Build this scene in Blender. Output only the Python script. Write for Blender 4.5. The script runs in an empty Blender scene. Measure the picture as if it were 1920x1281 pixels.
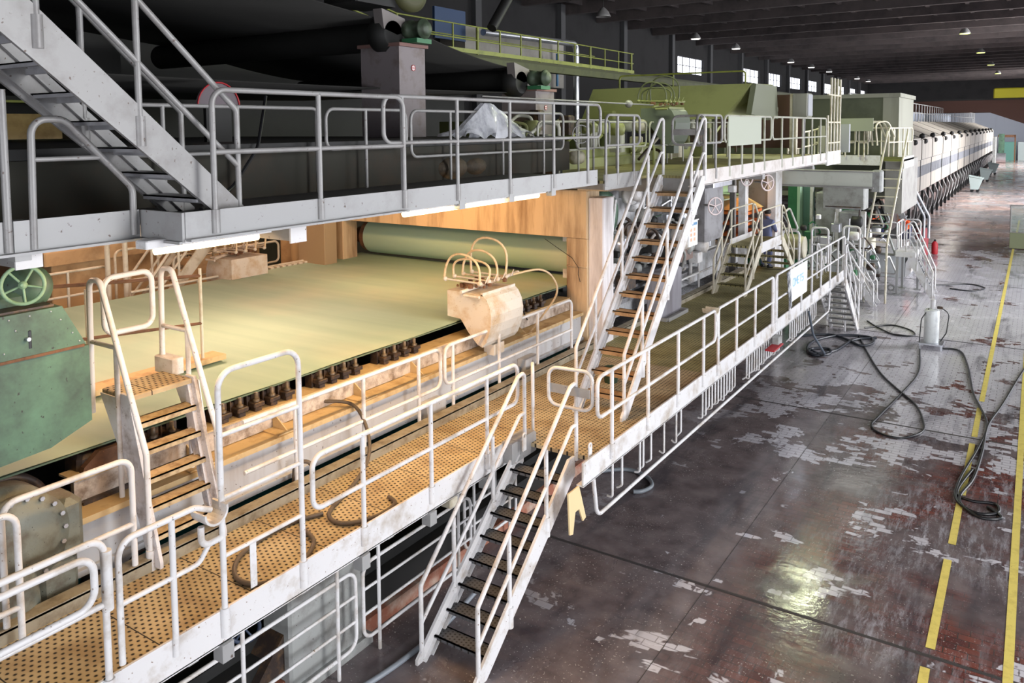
import bpy, bmesh, math, random
from mathutils import Vector, Matrix
random.seed(7)
C = bpy.context.scene.collection
sc = bpy.context.scene
PI = math.pi
# ---------------- camera (28 mm shift-lens view, photo frame 1920x1281) ----------------
f, yaw, pit, rol, cy = 1500.0, 0.582334, 0.0695922, 0.00820752, 345.308
fw = Vector((-math.sin(yaw)*math.cos(pit), math.cos(yaw)*math.cos(pit), -math.sin(pit)))
rt = Vector((math.cos(yaw), math.sin(yaw), 0)); dn = fw.cross(rt)
r2 = rt*math.cos(rol)+dn*math.sin(rol); d2 = -rt*math.sin(rol)+dn*math.cos(rol)
cam = bpy.data.cameras.new('camera'); co = bpy.data.objects.new('camera', cam); C.objects.link(co)
M = Matrix((r2, -d2, -fw)).transposed().to_4x4(); M.translation = Vector((0, 0, 6.1))
co.matrix_world = M
cam.sensor_width = 36; cam.lens = f/1920*36; cam.shift_y = (cy-640.5)/1920; cam.clip_end = 400; cam.clip_start = 0.05
sc.camera = co
# ---------------- world, view, lights ----------------
w = bpy.data.worlds.new('World'); sc.world = w; w.use_nodes = True
w.node_tree.nodes['Background'].inputs[0].default_value = (.75, .85, 1, 1)
w.node_tree.nodes['Background'].inputs[1].default_value = 0.12
sc.view_settings.view_transform = 'Standard'; sc.view_settings.look = 'None'
sc.view_settings.gamma = 1; sc.view_settings.use_curve_mapping = False
sc.view_settings.exposure = 0.08
def area(name, loc, direction, sx, sy, power, col, spread=PI):
    l = bpy.data.lights.new(name, 'AREA'); l.shape = 'RECTANGLE'; l.size = sx; l.size_y = sy
    l.energy = power; l.color = col; l.spread = spread
    o = bpy.data.objects.new(name, l); C.objects.link(o); o.location = loc
    o.rotation_euler = Vector(direction).to_track_quat('-Z', 'Z').to_euler()
    return o
DAY = (.98, .985, 1.0)
# daylight through the tall glazing of the right wall (panes built below), and the gable windows behind the camera
area('daylight_near', (12.8, 9, 3.2), (-1, 0, -.25), 20, 5.0, 2300, DAY, 2.2)
area('daylight_mid', (12.8, 33, 3.4), (-1, 0, -.22), 22, 5.6, 5000, DAY, 2.3)
area('daylight_far', (12.8, 74, 3.6), (-1, 0, -.3), 55, 6, 26000, DAY, 2.3)
area('daylight_end', (12.8, 137, 3.6), (-1, .15, -.2), 54, 6, 34000, DAY, 2.5)
area('daylight_gable', (3, -9.8, 3.4), (-.15, 1, -.4), 16, 3.4, 900, DAY, 2.0)
# ---------------- materials ----------------
def lin(c):
    return tuple(((v/255)/12.92 if v/255 <= .04045 else ((v/255+.055)/1.055)**2.4) for v in c)
def nt(name):
    m = bpy.data.materials.new(name); m.use_nodes = True
    n = m.node_tree.nodes; b = n['Principled BSDF']; return m, n, m.node_tree.links, b
def mat(name, col, rough=.5, metal=0, dirt=None, amt=.5, scale=3, fine=None, streak=False, bump=0, spec=.5):
    """painted/steel/concrete surface; dirt = second colour in blotches"""
    m, n, L, b = nt(name)
    c = lin(col)+(1,); b.inputs['Base Color'].default_value = c
    b.inputs['Roughness'].default_value = rough; b.inputs['Metallic'].default_value = metal
    b.inputs['Specular IOR Level'].default_value = spec
    if dirt is not None:
        g = n.new('ShaderNodeNewGeometry'); mp = n.new('ShaderNodeMapping')
        L.new(g.outputs['Position'], mp.inputs['Vector'])
        if streak: mp.inputs['Scale'].default_value = (1, 1, .12)
        t = n.new('ShaderNodeTexNoise'); t.inputs['Scale'].default_value = scale; t.inputs['Detail'].default_value = 6
        t.inputs['Roughness'].default_value = .65
        L.new(mp.outputs[0], t.inputs['Vector'])
        r = n.new('ShaderNodeValToRGB'); r.color_ramp.elements[0].position = max(0, .62-amt*.35); r.color_ramp.elements[1].position = min(1, .86-amt*.25)
        L.new(t.outputs['Fac'], r.inputs['Fac'])
        mx = n.new('ShaderNodeMix'); mx.data_type = 'RGBA'
        mx.inputs['A'].default_value = c; mx.inputs['B'].default_value = lin(dirt)+(1,)
        L.new(r.outputs['Color'], mx.inputs['Factor']); out = mx.outputs['Result']
        if fine is not None:
            t2 = n.new('ShaderNodeTexNoise'); t2.inputs['Scale'].default_value = scale*12; t2.inputs['Detail'].default_value = 3
            L.new(g.outputs['Position'], t2.inputs['Vector'])
            r3 = n.new('ShaderNodeValToRGB'); r3.color_ramp.elements[0].position = .68; r3.color_ramp.elements[1].position = .73
            L.new(t2.outputs['Fac'], r3.inputs['Fac'])
            m2 = n.new('ShaderNodeMix'); m2.data_type = 'RGBA'; L.new(r3.outputs['Color'], m2.inputs['Factor'])
            L.new(out, m2.inputs['A']); m2.inputs['B'].default_value = lin(fine)+(1,); out = m2.outputs['Result']
        L.new(out, b.inputs['Base Color'])
        if bump:
            bp = n.new('ShaderNodeBump'); bp.inputs['Strength'].default_value = bump; bp.inputs['Distance'].default_value = .02
            L.new(t.outputs['Fac'], bp.inputs['Height']); L.new(bp.outputs[0], b.inputs['Normal'])
    return m
def emis(name, col, s):
    m, n, L, b = nt(name); b.inputs['Base Color'].default_value = lin(col)+(1,)
    b.inputs['Emission Color'].default_value = lin(col)+(1,); b.inputs['Emission Strength'].default_value = s; return m
def deckmat(name, c1, c2, hole=(25, 20, 15), pitch=.062):
    m, n, L, b = nt(name)
    g = n.new('ShaderNodeNewGeometry'); s = n.new('ShaderNodeSeparateXYZ'); L.new(g.outputs['Position'], s.inputs[0])
    def M_(op, a, bb=None, cc=None):
        q = n.new('ShaderNodeMath'); q.operation = op
        for i, v in enumerate((a, bb, cc)):
            if v is None: continue
            if isinstance(v, (int, float)): q.inputs[i].default_value = v
            else: L.new(v, q.inputs[i])
        return q.outputs[0]
    x = M_('DIVIDE', s.outputs['X'], pitch); y = M_('DIVIDE', s.outputs['Y'], pitch)
    row = M_('FLOOR', x); off = M_('MULTIPLY', M_('MODULO', M_('ABSOLUTE', row), 2.0), .5)
    fx = M_('SUBTRACT', M_('FRACT', x), .5); fy = M_('SUBTRACT', M_('FRACT', M_('ADD', y, off)), .5)
    d = M_('SQRT', M_('ADD', M_('MULTIPLY', fx, fx), M_('MULTIPLY', fy, fy)))
    holef = M_('LESS_THAN', d, .2)
    ply = M_('FRACT', M_('DIVIDE', s.outputs['Y'], .93))
    seam = M_('LESS_THAN', ply, .012); holef = M_('MAXIMUM', holef, seam)
    rim = M_('MULTIPLY', M_('LESS_THAN', d, .30), .35)
    t = n.new('ShaderNodeTexNoise'); t.inputs['Scale'].default_value = 2.2; t.inputs['Detail'].default_value = 7; L.new(g.outputs['Position'], t.inputs['Vector'])
    r = n.new('ShaderNodeValToRGB'); r.color_ramp.elements[0].position = .4; r.color_ramp.elements[1].position = .7
    r.color_ramp.elements[0].color = lin(c1)+(1,); r.color_ramp.elements[1].color = lin(c2)+(1,)
    L.new(t.outputs['Fac'], r.inputs['Fac'])
    m0 = n.new('ShaderNodeMix'); m0.data_type = 'RGBA'; L.new(rim, m0.inputs['Factor']); L.new(r.outputs['Color'], m0.inputs['A']); m0.inputs['B'].default_value = lin(hole)+(1,)
    m1 = n.new('ShaderNodeMix'); m1.data_type = 'RGBA'; L.new(holef, m1.inputs['Factor']); L.new(m0.outputs['Result'], m1.inputs['A']); m1.inputs['B'].default_value = lin(hole)+(1,)
    L.new(m1.outputs['Result'], b.inputs['Base Color']); b.inputs['Roughness'].default_value = .75
    return m
def floormat():
    m, n, L, b = nt('wet_brick_floor')
    g = n.new('ShaderNodeNewGeometry'); P = g.outputs['Position']
    mp = n.new('ShaderNodeMapping'); mp.inputs['Scale'].default_value = (1, 1, 0); L.new(P, mp.inputs['Vector']); P0 = mp.outputs[0]
    br = n.new('ShaderNodeTexBrick'); br.inputs['Scale'].default_value = 1; br.inputs['Brick Width'].default_value = .25; br.inputs['Row Height'].default_value = .125
    br.inputs['Mortar Size'].default_value = .007; br.inputs['Color1'].default_value = lin((120, 68, 58))+(1,); br.inputs['Color2'].default_value = lin((84, 50, 48))+(1,)
    br.inputs['Mortar'].default_value = lin((62, 50, 48))+(1,); L.new(P0, br.inputs['Vector'])
    def noise(sc_, det=5, map_=None, rough=.55, dist=0):
        t = n.new('ShaderNodeTexNoise'); t.inputs['Scale'].default_value = sc_; t.inputs['Detail'].default_value = det
        t.inputs['Roughness'].default_value = rough; t.inputs['Distortion'].default_value = dist
        if map_:
            q = n.new('ShaderNodeMapping'); q.inputs['Scale'].default_value = map_; L.new(P, q.inputs['Vector']); L.new(q.outputs[0], t.inputs['Vector'])
        else: L.new(P0, t.inputs['Vector'])
        return t.outputs['Fac']
    def ramp(s, a, bb):
        r = n.new('ShaderNodeMapRange'); r.inputs['From Min'].default_value = a; r.inputs['From Max'].default_value = bb; L.new(s, r.inputs['Value']); return r.outputs[0]
    def mix(fac, A, B):
        q = n.new('ShaderNodeMix'); q.data_type = 'RGBA'; L.new(fac, q.inputs['Factor'])
        for k, v in (('A', A), ('B', B)):
            if isinstance(v, tuple): q.inputs[k].default_value = v+(1,)
            else: L.new(v, q.inputs[k])
        return q.outputs['Result']
    def mth(op, a, bb):
        q = n.new('ShaderNodeMath'); q.operation = op
        for i, v in enumerate((a, bb)):
            if isinstance(v, (int, float)): q.inputs[i].default_value = v
            else: L.new(v, q.inputs[i])
        return q.outputs[0]
    s = n.new('ShaderNodeSeparateXYZ'); L.new(P, s.inputs[0]); X, Y = s.outputs['X'], s.outputs['Y']
    base = br.outputs['Color']
    grime = ramp(noise(.55, 7, None, .6), .38, .54)                        # grey-brown film of dried stock
    film = mix(ramp(noise(2.5, 6), .3, .7), lin((122, 113, 114)), lin((80, 73, 76)))
    # the aisle beside the walkway is covered almost completely, further out the bricks show
    side = ramp(X, -1.9, -3.6)
    gf = mth('MAXIMUM', grime, side)
    c = mix(mth('MULTIPLY', gf, .93), base, film)
    far_bright = mix(ramp(noise(.35, 5, (.5, 1, 1)), .4, .62), lin((222, 188, 176)), lin((200, 196, 198)))  # dusty far bricks, lightened so the colour also holds far daylight brightness
    c = mix(ramp(Y, 46, 52), c, far_bright)
    # pale patches following whole bricks: dried residue plus painted-in floor reflection
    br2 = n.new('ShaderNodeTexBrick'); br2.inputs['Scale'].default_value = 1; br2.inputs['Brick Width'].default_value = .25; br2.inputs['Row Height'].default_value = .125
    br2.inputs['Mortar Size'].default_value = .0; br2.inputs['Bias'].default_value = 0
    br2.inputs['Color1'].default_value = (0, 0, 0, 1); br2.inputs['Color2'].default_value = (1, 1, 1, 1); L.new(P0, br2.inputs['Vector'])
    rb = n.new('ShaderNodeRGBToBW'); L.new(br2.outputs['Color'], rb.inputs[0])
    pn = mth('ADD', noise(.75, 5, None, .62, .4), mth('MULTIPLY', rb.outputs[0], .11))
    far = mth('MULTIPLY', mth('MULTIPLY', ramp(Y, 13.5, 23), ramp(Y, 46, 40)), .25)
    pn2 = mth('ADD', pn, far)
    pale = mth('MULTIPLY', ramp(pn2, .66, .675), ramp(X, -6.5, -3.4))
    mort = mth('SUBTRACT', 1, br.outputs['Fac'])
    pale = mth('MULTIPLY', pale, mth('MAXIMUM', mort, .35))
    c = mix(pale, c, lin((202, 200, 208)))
    # fine scattered fibre crumbs
    cr = mth('MULTIPLY', ramp(noise(30, 2), .64, .70), ramp(noise(1.3, 5), .42, .58))
    c = mix(cr, c, lin((190, 184, 180)))
    sk = mth('MULTIPLY', ramp(noise(3.2, 8, (2.6, .5, 1), .8, .25), .48, .62), mth('MULTIPLY', ramp(X, -3.6, -1.6), ramp(noise(.5, 3), .38, .56)))
    c = mix(mth('MULTIPLY', sk, .7), c, lin((172, 172, 180)))
    # long dark wet streaks
    st = ramp(noise(1.0, 5, (1.6, .35, 1), .6, .6), .53, .68)
    c = mix(mth('MULTIPLY', st, .6), c, lin((52, 52, 60)))
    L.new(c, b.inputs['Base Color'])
    wet = ramp(noise(.8, 6, None, .6, .5), .35, .55)
    ro = n.new('ShaderNodeMapRange'); L.new(wet, ro.inputs['Value']); ro.inputs['To Min'].default_value = .34; ro.inputs['To Max'].default_value = .10
    L.new(ro.outputs[0], b.inputs['Roughness']); b.inputs['Specular IOR Level'].default_value = .6
    bp = n.new('ShaderNodeBump'); bp.inputs['Strength'].default_value = .22; bp.inputs['Distance'].default_value = .01
    L.new(mth('ADD', mth('MULTIPLY', mort, .3), mth('MULTIPLY', noise(9, 5), 1.2)), bp.inputs['Height']); L.new(bp.outputs[0], b.inputs['Normal'])
    return m
WHT = mat('white_painted_steel', (214, 213, 214), .42, 0, (158, 142, 122), .34, 2.6, (120, 98, 76))
GAL = mat('grey_galvanised_steel', (147, 146, 145), .45, .15, (120, 116, 114), .4, 2.5, (96, 82, 76))
FASG = mat('grey_painted_toe_board', (158, 158, 158), .45, .1, (136, 134, 132), .3, 2, (96, 84, 78))
ALU = mat('bare_aluminium', (190, 192, 198), .35, .55, (150, 150, 155), .4, 2)
DECK = deckmat('perforated_deck_tan', (186, 170, 138), (150, 128, 96))
DECKO = deckmat('perforated_deck_olive', (158, 150, 104), (126, 118, 72))  # olive tone puts the yellow-green lamp light into the deck colour
DKD = deckmat('perforated_tread_dark', (84, 84, 88), (66, 64, 64), pitch=.05)
GRNP = mat('green_painted_steel', (86, 122, 98), .5, 0, (56, 70, 60), .85, 1.8, (44, 42, 38), bump=.1)
GRNW = mat('worn_green_wheel', (138, 170, 136), .5, 0, (110, 132, 84), .4, 9)
GRND = mat('dark_green_paint', (52, 112, 74), .5, 0, (44, 92, 64), .4, 2)
GRNL = mat('pale_green_paint', (168, 200, 172), .5)
OLIV = mat('olive_painted_sheet', (146, 150, 98), .5, 0, (128, 132, 86), .35, 1.5)
YELG = mat('yellow_green_lamp_tint', (128, 134, 60), .5, 0, (84, 88, 44), .3, 4)  # rail colour carries the yellow-green light of the lamps
GUT = mat('greased_steel', (58, 48, 44), .45, .2, (110, 84, 56), .4, 9, (30, 24, 22), bump=.3)
RUST = mat('rusty_steel', (112, 78, 54), .8, 0, (70, 46, 34), .5, 5, (150, 100, 60))
CONC = mat('stained_warm_lit_portal', (204, 180, 146), .75, 0, (104, 72, 44), .5, 2.4, None, True)  # stained white; its tan and orange also hold warm lamp light
BEAM = mat('pale_grey_machine_beam', (184, 184, 186), .5, 0, (150, 138, 130), .35, 1.8, (96, 84, 78), True)
BEAMT = mat('stock_covered_beam_top', (196, 170, 126), .85, 0, (150, 122, 84), .4, 4)
HOODM = mat('beige_hood_panel', (182, 174, 162), .55, 0, (140, 130, 122), .35, 1.2, None, True)
HOODG = mat('ribbed_grey_panel', (156, 158, 164), .55)
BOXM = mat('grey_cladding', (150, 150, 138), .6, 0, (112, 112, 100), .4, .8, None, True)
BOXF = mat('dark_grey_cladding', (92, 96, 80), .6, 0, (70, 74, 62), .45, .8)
BLK = mat('black_rubber', (22, 23, 26), .35)
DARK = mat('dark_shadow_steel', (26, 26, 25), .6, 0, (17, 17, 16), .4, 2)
DKW = mat('dark_wall', (40, 39, 40), .9, 0, (28, 27, 28), .4, .6)
CEIL = mat('darkened_concrete_ceiling', (86, 78, 77), .9, 0, (58, 53, 54), .5, .5)  # concrete darkened in colour for the dim upper hall
ENDW = mat('grey_sheet_wall', (186, 192, 204), .8, 0, (120, 126, 138), .4, .3, None, True)
GREYP = mat('grey_machine_paint', (150, 152, 150), .5, 0, (104, 100, 96), .45, 3, (70, 62, 58), bump=.15)
SST = mat('stainless_steel', (196, 198, 204), .28, .8, (150, 150, 156), .4, 2)
ORG = emis('glowing_orange_heat', (255, 150, 60), .0)
ORGP = mat('orange_painted_steel', (226, 120, 50), .5, 0, (150, 80, 40), .4, 5)
TAN = mat('tan_plastered_block', (186, 160, 120), .85, 0, (140, 112, 78), .4, 1.5)
YRL = mat('cream_painted_rail', (204, 198, 180), .5, 0, (160, 144, 112), .35, 4)
RED = mat('red_paint', (170, 30, 40), .5)
BLUE = mat('blue_sign_paint', (84, 136, 180), .5)
ORNG = mat('orange_road_crane_paint', (72, 44, 34), .7)
SAFE = mat('safety_orange_cloth', (255, 96, 40), .8)
NAVY = mat('navy_cloth', (38, 42, 84), .85)
OVER = mat('blue_grey_overall_cloth', (96, 104, 140), .85)
SKIN = mat('skin', (196, 148, 122), .6)
HAIR = mat('dark_hair', (30, 26, 26), .7)
HELM = mat('navy_helmet', (30, 34, 80), .4)
YEL = mat('yellow_floor_paint', (226, 208, 112), .45, 0, (200, 180, 90), .4, 6, (140, 124, 80))
HOSEM = mat('tan_rubber_hose', (206, 184, 150), .5, 0, (150, 124, 92), .3, 8)
HOSEG = mat('grey_brown_hose', (92, 80, 68), .5, 0, (60, 52, 46), .4, 8)
def feltmat():
    m, n, L, b = nt('green_woven_felt')
    g = n.new('ShaderNodeNewGeometry'); mp = n.new('ShaderNodeMapping'); mp.inputs['Scale'].default_value = (.18, 3.2, 1); L.new(g.outputs['Position'], mp.inputs['Vector'])
    mp.inputs['Rotation'].default_value = (0, 0, .06)
    t = n.new('ShaderNodeTexNoise'); t.inputs['Scale'].default_value = 1.0; t.inputs['Detail'].default_value = 5; L.new(mp.outputs[0], t.inputs['Vector'])
    r = n.new('ShaderNodeValToRGB'); r.color_ramp.elements[0].position = .3; r.color_ramp.elements[1].position = .75
    r.color_ramp.elements[0].color = lin((150, 178, 160))+(1,); r.color_ramp.elements[1].color = lin((164, 190, 170))+(1,)
    L.new(t.outputs['Fac'], r.inputs['Fac'])
    t2 = n.new('ShaderNodeTexNoise'); t2.inputs['Scale'].default_value = .33; t2.inputs['Detail'].default_value = 4; L.new(g.outputs['Position'], t2.inputs['Vector'])
    r2_ = n.new('ShaderNodeMapRange'); r2_.inputs['From Min'].default_value = .48; r2_.inputs['From Max'].default_value = .68; L.new(t2.outputs['Fac'], r2_.inputs['Value'])
    mu = n.new('ShaderNodeMath'); mu.operation = 'MULTIPLY'; mu.inputs[1].default_value = .35; L.new(r2_.outputs[0], mu.inputs[0])
    mx = n.new('ShaderNodeMix'); mx.data_type = 'RGBA'; L.new(mu.outputs[0], mx.inputs['Factor']); L.new(r.outputs['Color'], mx.inputs['A']); mx.inputs['B'].default_value = lin((206, 200, 176))+(1,)
    L.new(mx.outputs['Result'], b.inputs['Base Color']); b.inputs['Roughness'].default_value = .8
    return m
FELT = feltmat()
DFELT = mat('dark_press_felt', (40, 39, 37), .95, 0, (32, 31, 30), .4, .4)
TEAL = mat('teal_felt_return', (20, 96, 92), .7)
def glassy(name, col, alpha=.25, rough=.1):
    m, n, L, b = nt(name); b.inputs['Base Color'].default_value = lin(col)+(1,); b.inputs['Roughness'].default_value = rough
    b.inputs['Alpha'].default_value = alpha; return m
PLAS = mat('clear_plastic_sheeting', (218, 220, 226), .2, 0, (96, 100, 110), .6, 3.4, None, True, bump=.6)
PLAS.node_tree.nodes['Principled BSDF'].inputs['Alpha'].default_value = .72
PANE = glassy('plexiglass', (150, 170, 160), .3, .1)
WINP = emis('bright_window_pane', (240, 244, 255), 2.6)
LAMPC = emis('cold_lamp_glow', (255, 246, 236), 7.0)
LAMPY = emis('yellow_lamp_glow', (240, 255, 120), 4.0)
TUBE = emis('warm_tube_glow', (255, 226, 170), 9.0)
# ---------------- mesh helpers ----------------
class MB:
    def __init__(s, T=None): s.v = []; s.f = []; s.T = T; s.sm = []
    def add(s, vs, fs, smooth=False):
        o = len(s.v); s.v += [(s.T @ Vector(p)) if s.T else Vector(p) for p in vs]
        s.f += [tuple(i+o for i in q) for q in fs]; s.sm += [smooth]*len(fs); return s
    def box(s, x0, x1, y0, y1, z0, z1):
        vs = [(x, y, z) for z in (z0, z1) for y in (y0, y1) for x in (x0, x1)]
        return s.add(vs, [(0, 2, 3, 1), (4, 5, 7, 6), (0, 1, 5, 4), (2, 6, 7, 3), (0, 4, 6, 2), (1, 3, 7, 5)])
    def bbox(s, x0, x1, y0, y1, z0, z1, b=.01):
        """box with chamfered vertical and top edges"""
        b = min(b, (x1-x0)*.45, (y1-y0)*.45, (z1-z0)*.45)
        def ring(i, z): return [(x0+i+b, y0+i, z), (x1-i-b, y0+i, z), (x1-i, y0+i+b, z), (x1-i, y1-i-b, z), (x1-i-b, y1-i, z), (x0+i+b, y1-i, z), (x0+i, y1-i-b, z), (x0+i, y0+i+b, z)]
        vs = ring(0, z0)+ring(0, z1-b)+ring(b*.9, z1); fs = [tuple(range(7, -1, -1)), tuple(range(16, 24))]
        for k in (0, 8): fs += [(k+i, k+(i+1) % 8, k+8+(i+1) % 8, k+8+i) for i in range(8)]
        return s.add(vs, fs)
    def prism(s, poly, axis, a, b):
        """poly: 2-D outline; axis the extrusion axis; the other two axes in cyclic order xyz"""
        n = len(poly)
        def P(q, t):
            u, v = q
            return {'x': (t, u, v), 'y': (u, t, v), 'z': (u, v, t)}[axis]
        vs = [P(q, a) for q in poly]+[P(q, b) for q in poly]
        return s.add(vs, [tuple(range(n-1, -1, -1)), tuple(range(n, 2*n))]+[(i, (i+1) % n, n+(i+1) % n, n+i) for i in range(n)])
    def tube(s, pts, r, seg=10, closed=False, cap=True, r1=None):
        pts = [Vector(p) for p in pts]
        q = [pts[0]]
        for p in pts[1:]:
            if (p-q[-1]).length > 1e-5: q.append(p)
        pts = q; n = len(pts)
        if n < 2: return s
        tang = []
        for i in range(n):
            a = pts[i-1] if (i or closed) else pts[i]; b_ = pts[(i+1) % n] if (i < n-1 or closed) else pts[i]
            tang.append((b_-a).normalized())
        up = Vector((0, 0, 1)) if abs(tang[0].z) < .9 else Vector((1, 0, 0))
        u = tang[0].cross(up).normalized(); vs = []
        for i in range(n):
            u = (u-tang[i]*u.dot(tang[i])); u = u.normalized() if u.length > 1e-6 else tang[i].orthogonal().normalized()
            v = tang[i].cross(u); rr = r if r1 is None else r+(r1-r)*i/(n-1)
            vs += [tuple(pts[i]+(u*math.cos(2*PI*k/seg)+v*math.sin(2*PI*k/seg))*rr) for k in range(seg)]
        fs = []
        for i in range(n if closed else n-1):
            j = (i+1) % n
            fs += [(i*seg+k, i*seg+(k+1) % seg, j*seg+(k+1) % seg, j*seg+k) for k in range(seg)]
        s.add(vs, fs, True)
        if cap and not closed: s.add([vs[k] for k in range(seg)], [tuple(range(seg-1, -1, -1))]); s.add([vs[(n-1)*seg+k] for k in range(seg)], [tuple(range(seg))])
        return s
    def pipe(s, pts, r=.022, bend=.12, seg=10, closed=False):
        return s.tube(fillet(pts, bend, closed), r, seg, closed)
    def cyl(s, p0, p1, r, seg=20, r1=None): return s.tube([p0, p1], r, seg, r1=r1)
    def lathe(s, prof, org, axis=(0, 0, 1), seg=24):
        """prof: (radius, height along axis)"""
        ax = Vector(axis).normalized(); u = ax.orthogonal().normalized(); v = ax.cross(u); o = Vector(org); vs = []
        for (r, h) in prof: vs += [tuple(o+ax*h+(u*math.cos(2*PI*k/seg)+v*math.sin(2*PI*k/seg))*r) for k in range(seg)]
        fs = []
        for i in range(len(prof)-1): fs += [(i*seg+k, i*seg+(k+1) % seg, (i+1)*seg+(k+1) % seg, (i+1)*seg+k) for k in range(seg)]
        s.add(vs, fs, True)
        n = len(prof)
        s.add([vs[k] for k in range(seg)], [tuple(range(seg-1, -1, -1))]); s.add([vs[(n-1)*seg+k] for k in range(seg)], [tuple(range(seg))])
        return s
    def torus(s, c, axis, R_, r, seg=28, ss=8):
        ax = Vector(axis).normalized(); u = ax.orthogonal().normalized(); v = ax.cross(u); c = Vector(c)
        return s.tube([c+(u*math.cos(2*PI*k/seg)+v*math.sin(2*PI*k/seg))*R_ for k in range(seg)], r, ss, True)
    def ball(s, c, rx, ry=None, rz=None, seg=14, rings=9):
        ry = ry or rx; rz = rz or rx; vs = []; fs = []
        for i in range(rings+1):
            a = PI*i/rings
            vs += [(c[0]+rx*math.sin(a)*math.cos(2*PI*k/seg), c[1]+ry*math.sin(a)*math.sin(2*PI*k/seg), c[2]+rz*math.cos(a)) for k in range(seg)]
        for i in range(rings): fs += [(i*seg+k, (i+1)*seg+k, (i+1)*seg+(k+1) % seg, i*seg+(k+1) % seg) for k in range(seg)]
        return s.add(vs, fs, True)
def fillet(pts, bend, closed=False):
    pts = [Vector(p) for p in pts]; n = len(pts); out = []
    for i in range(n):
        if not closed and i in (0, n-1): out.append(pts[i]); continue
        p = pts[i]; a = pts[i-1]-p; b = pts[(i+1) % n]-p; la, lb = a.length, b.length
        if la < 1e-6 or lb < 1e-6: continue
        a /= la; b /= lb; cosang = max(-1, min(1, a.dot(b))); ang = math.acos(cosang)
        if ang > PI-.05: out.append(p); continue
        d = min(bend/math.tan(ang/2), la*.48, lb*.48); r = d*math.tan(ang/2)
        bis = (a+b).normalized(); c = p+bis*(r/math.sin(ang/2)); p0 = p+a*d; p1 = p+b*d
        v0 = p0-c; v1 = p1-c; th = v0.angle(v1, 0); k = max(2, int(th/.3)+1)
        for j in range(k+1):
            t = j/k
            if th < 1e-4: out.append(p0); break
            out.append(c+(v0*math.sin((1-t)*th)+v1*math.sin(t*th))/math.sin(th))
    return out
def mesh(mb, name, m, origin):
    me = bpy.data.meshes.new(name); o = Vector(origin)
    me.from_pydata([tuple(p-o) for p in mb.v], [], mb.f); me.materials.append(m)
    me.polygons.foreach_set('use_smooth', mb.sm); me.update()
    bm = bmesh.new(); bm.from_mesh(me); bmesh.ops.recalc_face_normals(bm, faces=bm.faces); bm.to_mesh(me); bm.free()
    return me
def base(vs):
    xs = [p.x for p in vs]; ys = [p.y for p in vs]; zs = [p.z for p in vs]
    return Vector(((min(xs)+max(xs))/2, (min(ys)+max(ys))/2, min(zs)))
def tag(o, label=None, cat=None, group=None, kind=None):
    for k, v in (('label', label), ('category', cat), ('group', group), ('kind', kind)):
        if v: o[k] = v
    return o
def spl(pts, n=6):
    P_ = [Vector(p) for p in pts]; o = []
    for i in range(len(P_)-1):
        p0 = P_[max(i-1, 0)]; p1 = P_[i]; p2 = P_[i+1]; p3 = P_[min(i+2, len(P_)-1)]
        for k in range(n):
            q = k/n; o.append(.5*((2*p1)+(p2-p0)*q+(2*p0-5*p1+4*p2-p3)*q*q+(3*p1-p0-3*p2+p3)*q**3))
    return o+[P_[-1]]
def solo(name, mb, m, label, cat, group=None, kind=None):
    b = base(mb.v); o = bpy.data.objects.new(name, mesh(mb, name, m, b)); o.location = b; C.objects.link(o)
    return tag(o, label, cat, group, kind)
def struct(name, mb, m):
    b = base(mb.v); o = bpy.data.objects.new(name, mesh(mb, name, m, b)); o.location = b; C.objects.link(o); o['kind'] = 'structure'; return o
class Thing:
    def __init__(s, name, label, cat, group=None): s.a = (name, label, cat, group); s.p = []
    def part(s, name, mb, m, parent=None, label=None):
        s.p.append((name, mb, m, parent, label)); return len(s.p)-1
    def done(s):
        name, label, cat, group = s.a; allv = [p for q in s.p for p in q[1].v]; b = base(allv)
        e = bpy.data.objects.new(name, None); e.empty_display_size = .2; C.objects.link(e); e.location = b; tag(e, label, cat, group)
        obs = []
        for (n, mb, m, par, lab) in s.p:
            o = bpy.data.objects.new(n, mesh(mb, n, m, b)); C.objects.link(o); o.parent = obs[par] if par is not None else e
            if lab: o['label'] = lab
            obs.append(o)
        return e
def copy_tree(o, parent=None):
    c = o.copy(); C.objects.link(c)
    if parent: c.parent = parent
    for ch in [x for x in bpy.data.objects if x.parent == o]: copy_tree(ch, c)
    return c
# ---------------- the hall ----------------
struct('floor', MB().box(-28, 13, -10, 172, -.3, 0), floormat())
XW = -28
# left wall with high windows every 10 m
lw = MB().box(XW-.4, XW, -10, 172, 0, 11.15).box(XW-.4, XW, -10, 172, 12.65, 15)
wins = [(70.4, 77.3), (90.0, 96.4), (100, 106.0), (110, 116.4), (120, 126.4), (130, 136.4), (140, 146.4), (150, 156.4), (160, 166)]
yy = -10
for a, b_ in wins+[(172, 172)]:
    lw.box(XW-.4, XW, yy, a, 11.15, 12.65); yy = b_
struct('wall_left', lw, DKW)
for i, (a, b_) in enumerate(wins):
    o = struct('window_%d' % (i+1), MB().box(XW-.3, XW-.26, a, b_, 11.15, 12.65), WINP)
    fr = MB()
    for k in range(5): yk = a+(b_-a)*k/4; fr.box(XW-.24, XW-.18, yk-.03, yk+.03, 11.15, 12.65)
    fr.box(XW-.24, XW-.18, a, b_, 11.86, 11.92)
    bs = base(fr.v); q = bpy.data.objects.new('window_frame', mesh(fr, 'window_frame', DARK, o.location)); C.objects.link(q); q.parent = o
cp = MB()
for k in range(17): cp.box(XW, XW+.35, 8.6+10*k-.3, 8.6+10*k+.3, 0, 14.6)
struct('trim_1', cp, mat('dark_grey_pilaster', (78, 78, 80), .8))                       # wall pilasters
struct('wall_far', MB().box(-28, 13, 168, 168.4, 0, 8.2), ENDW)
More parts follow.
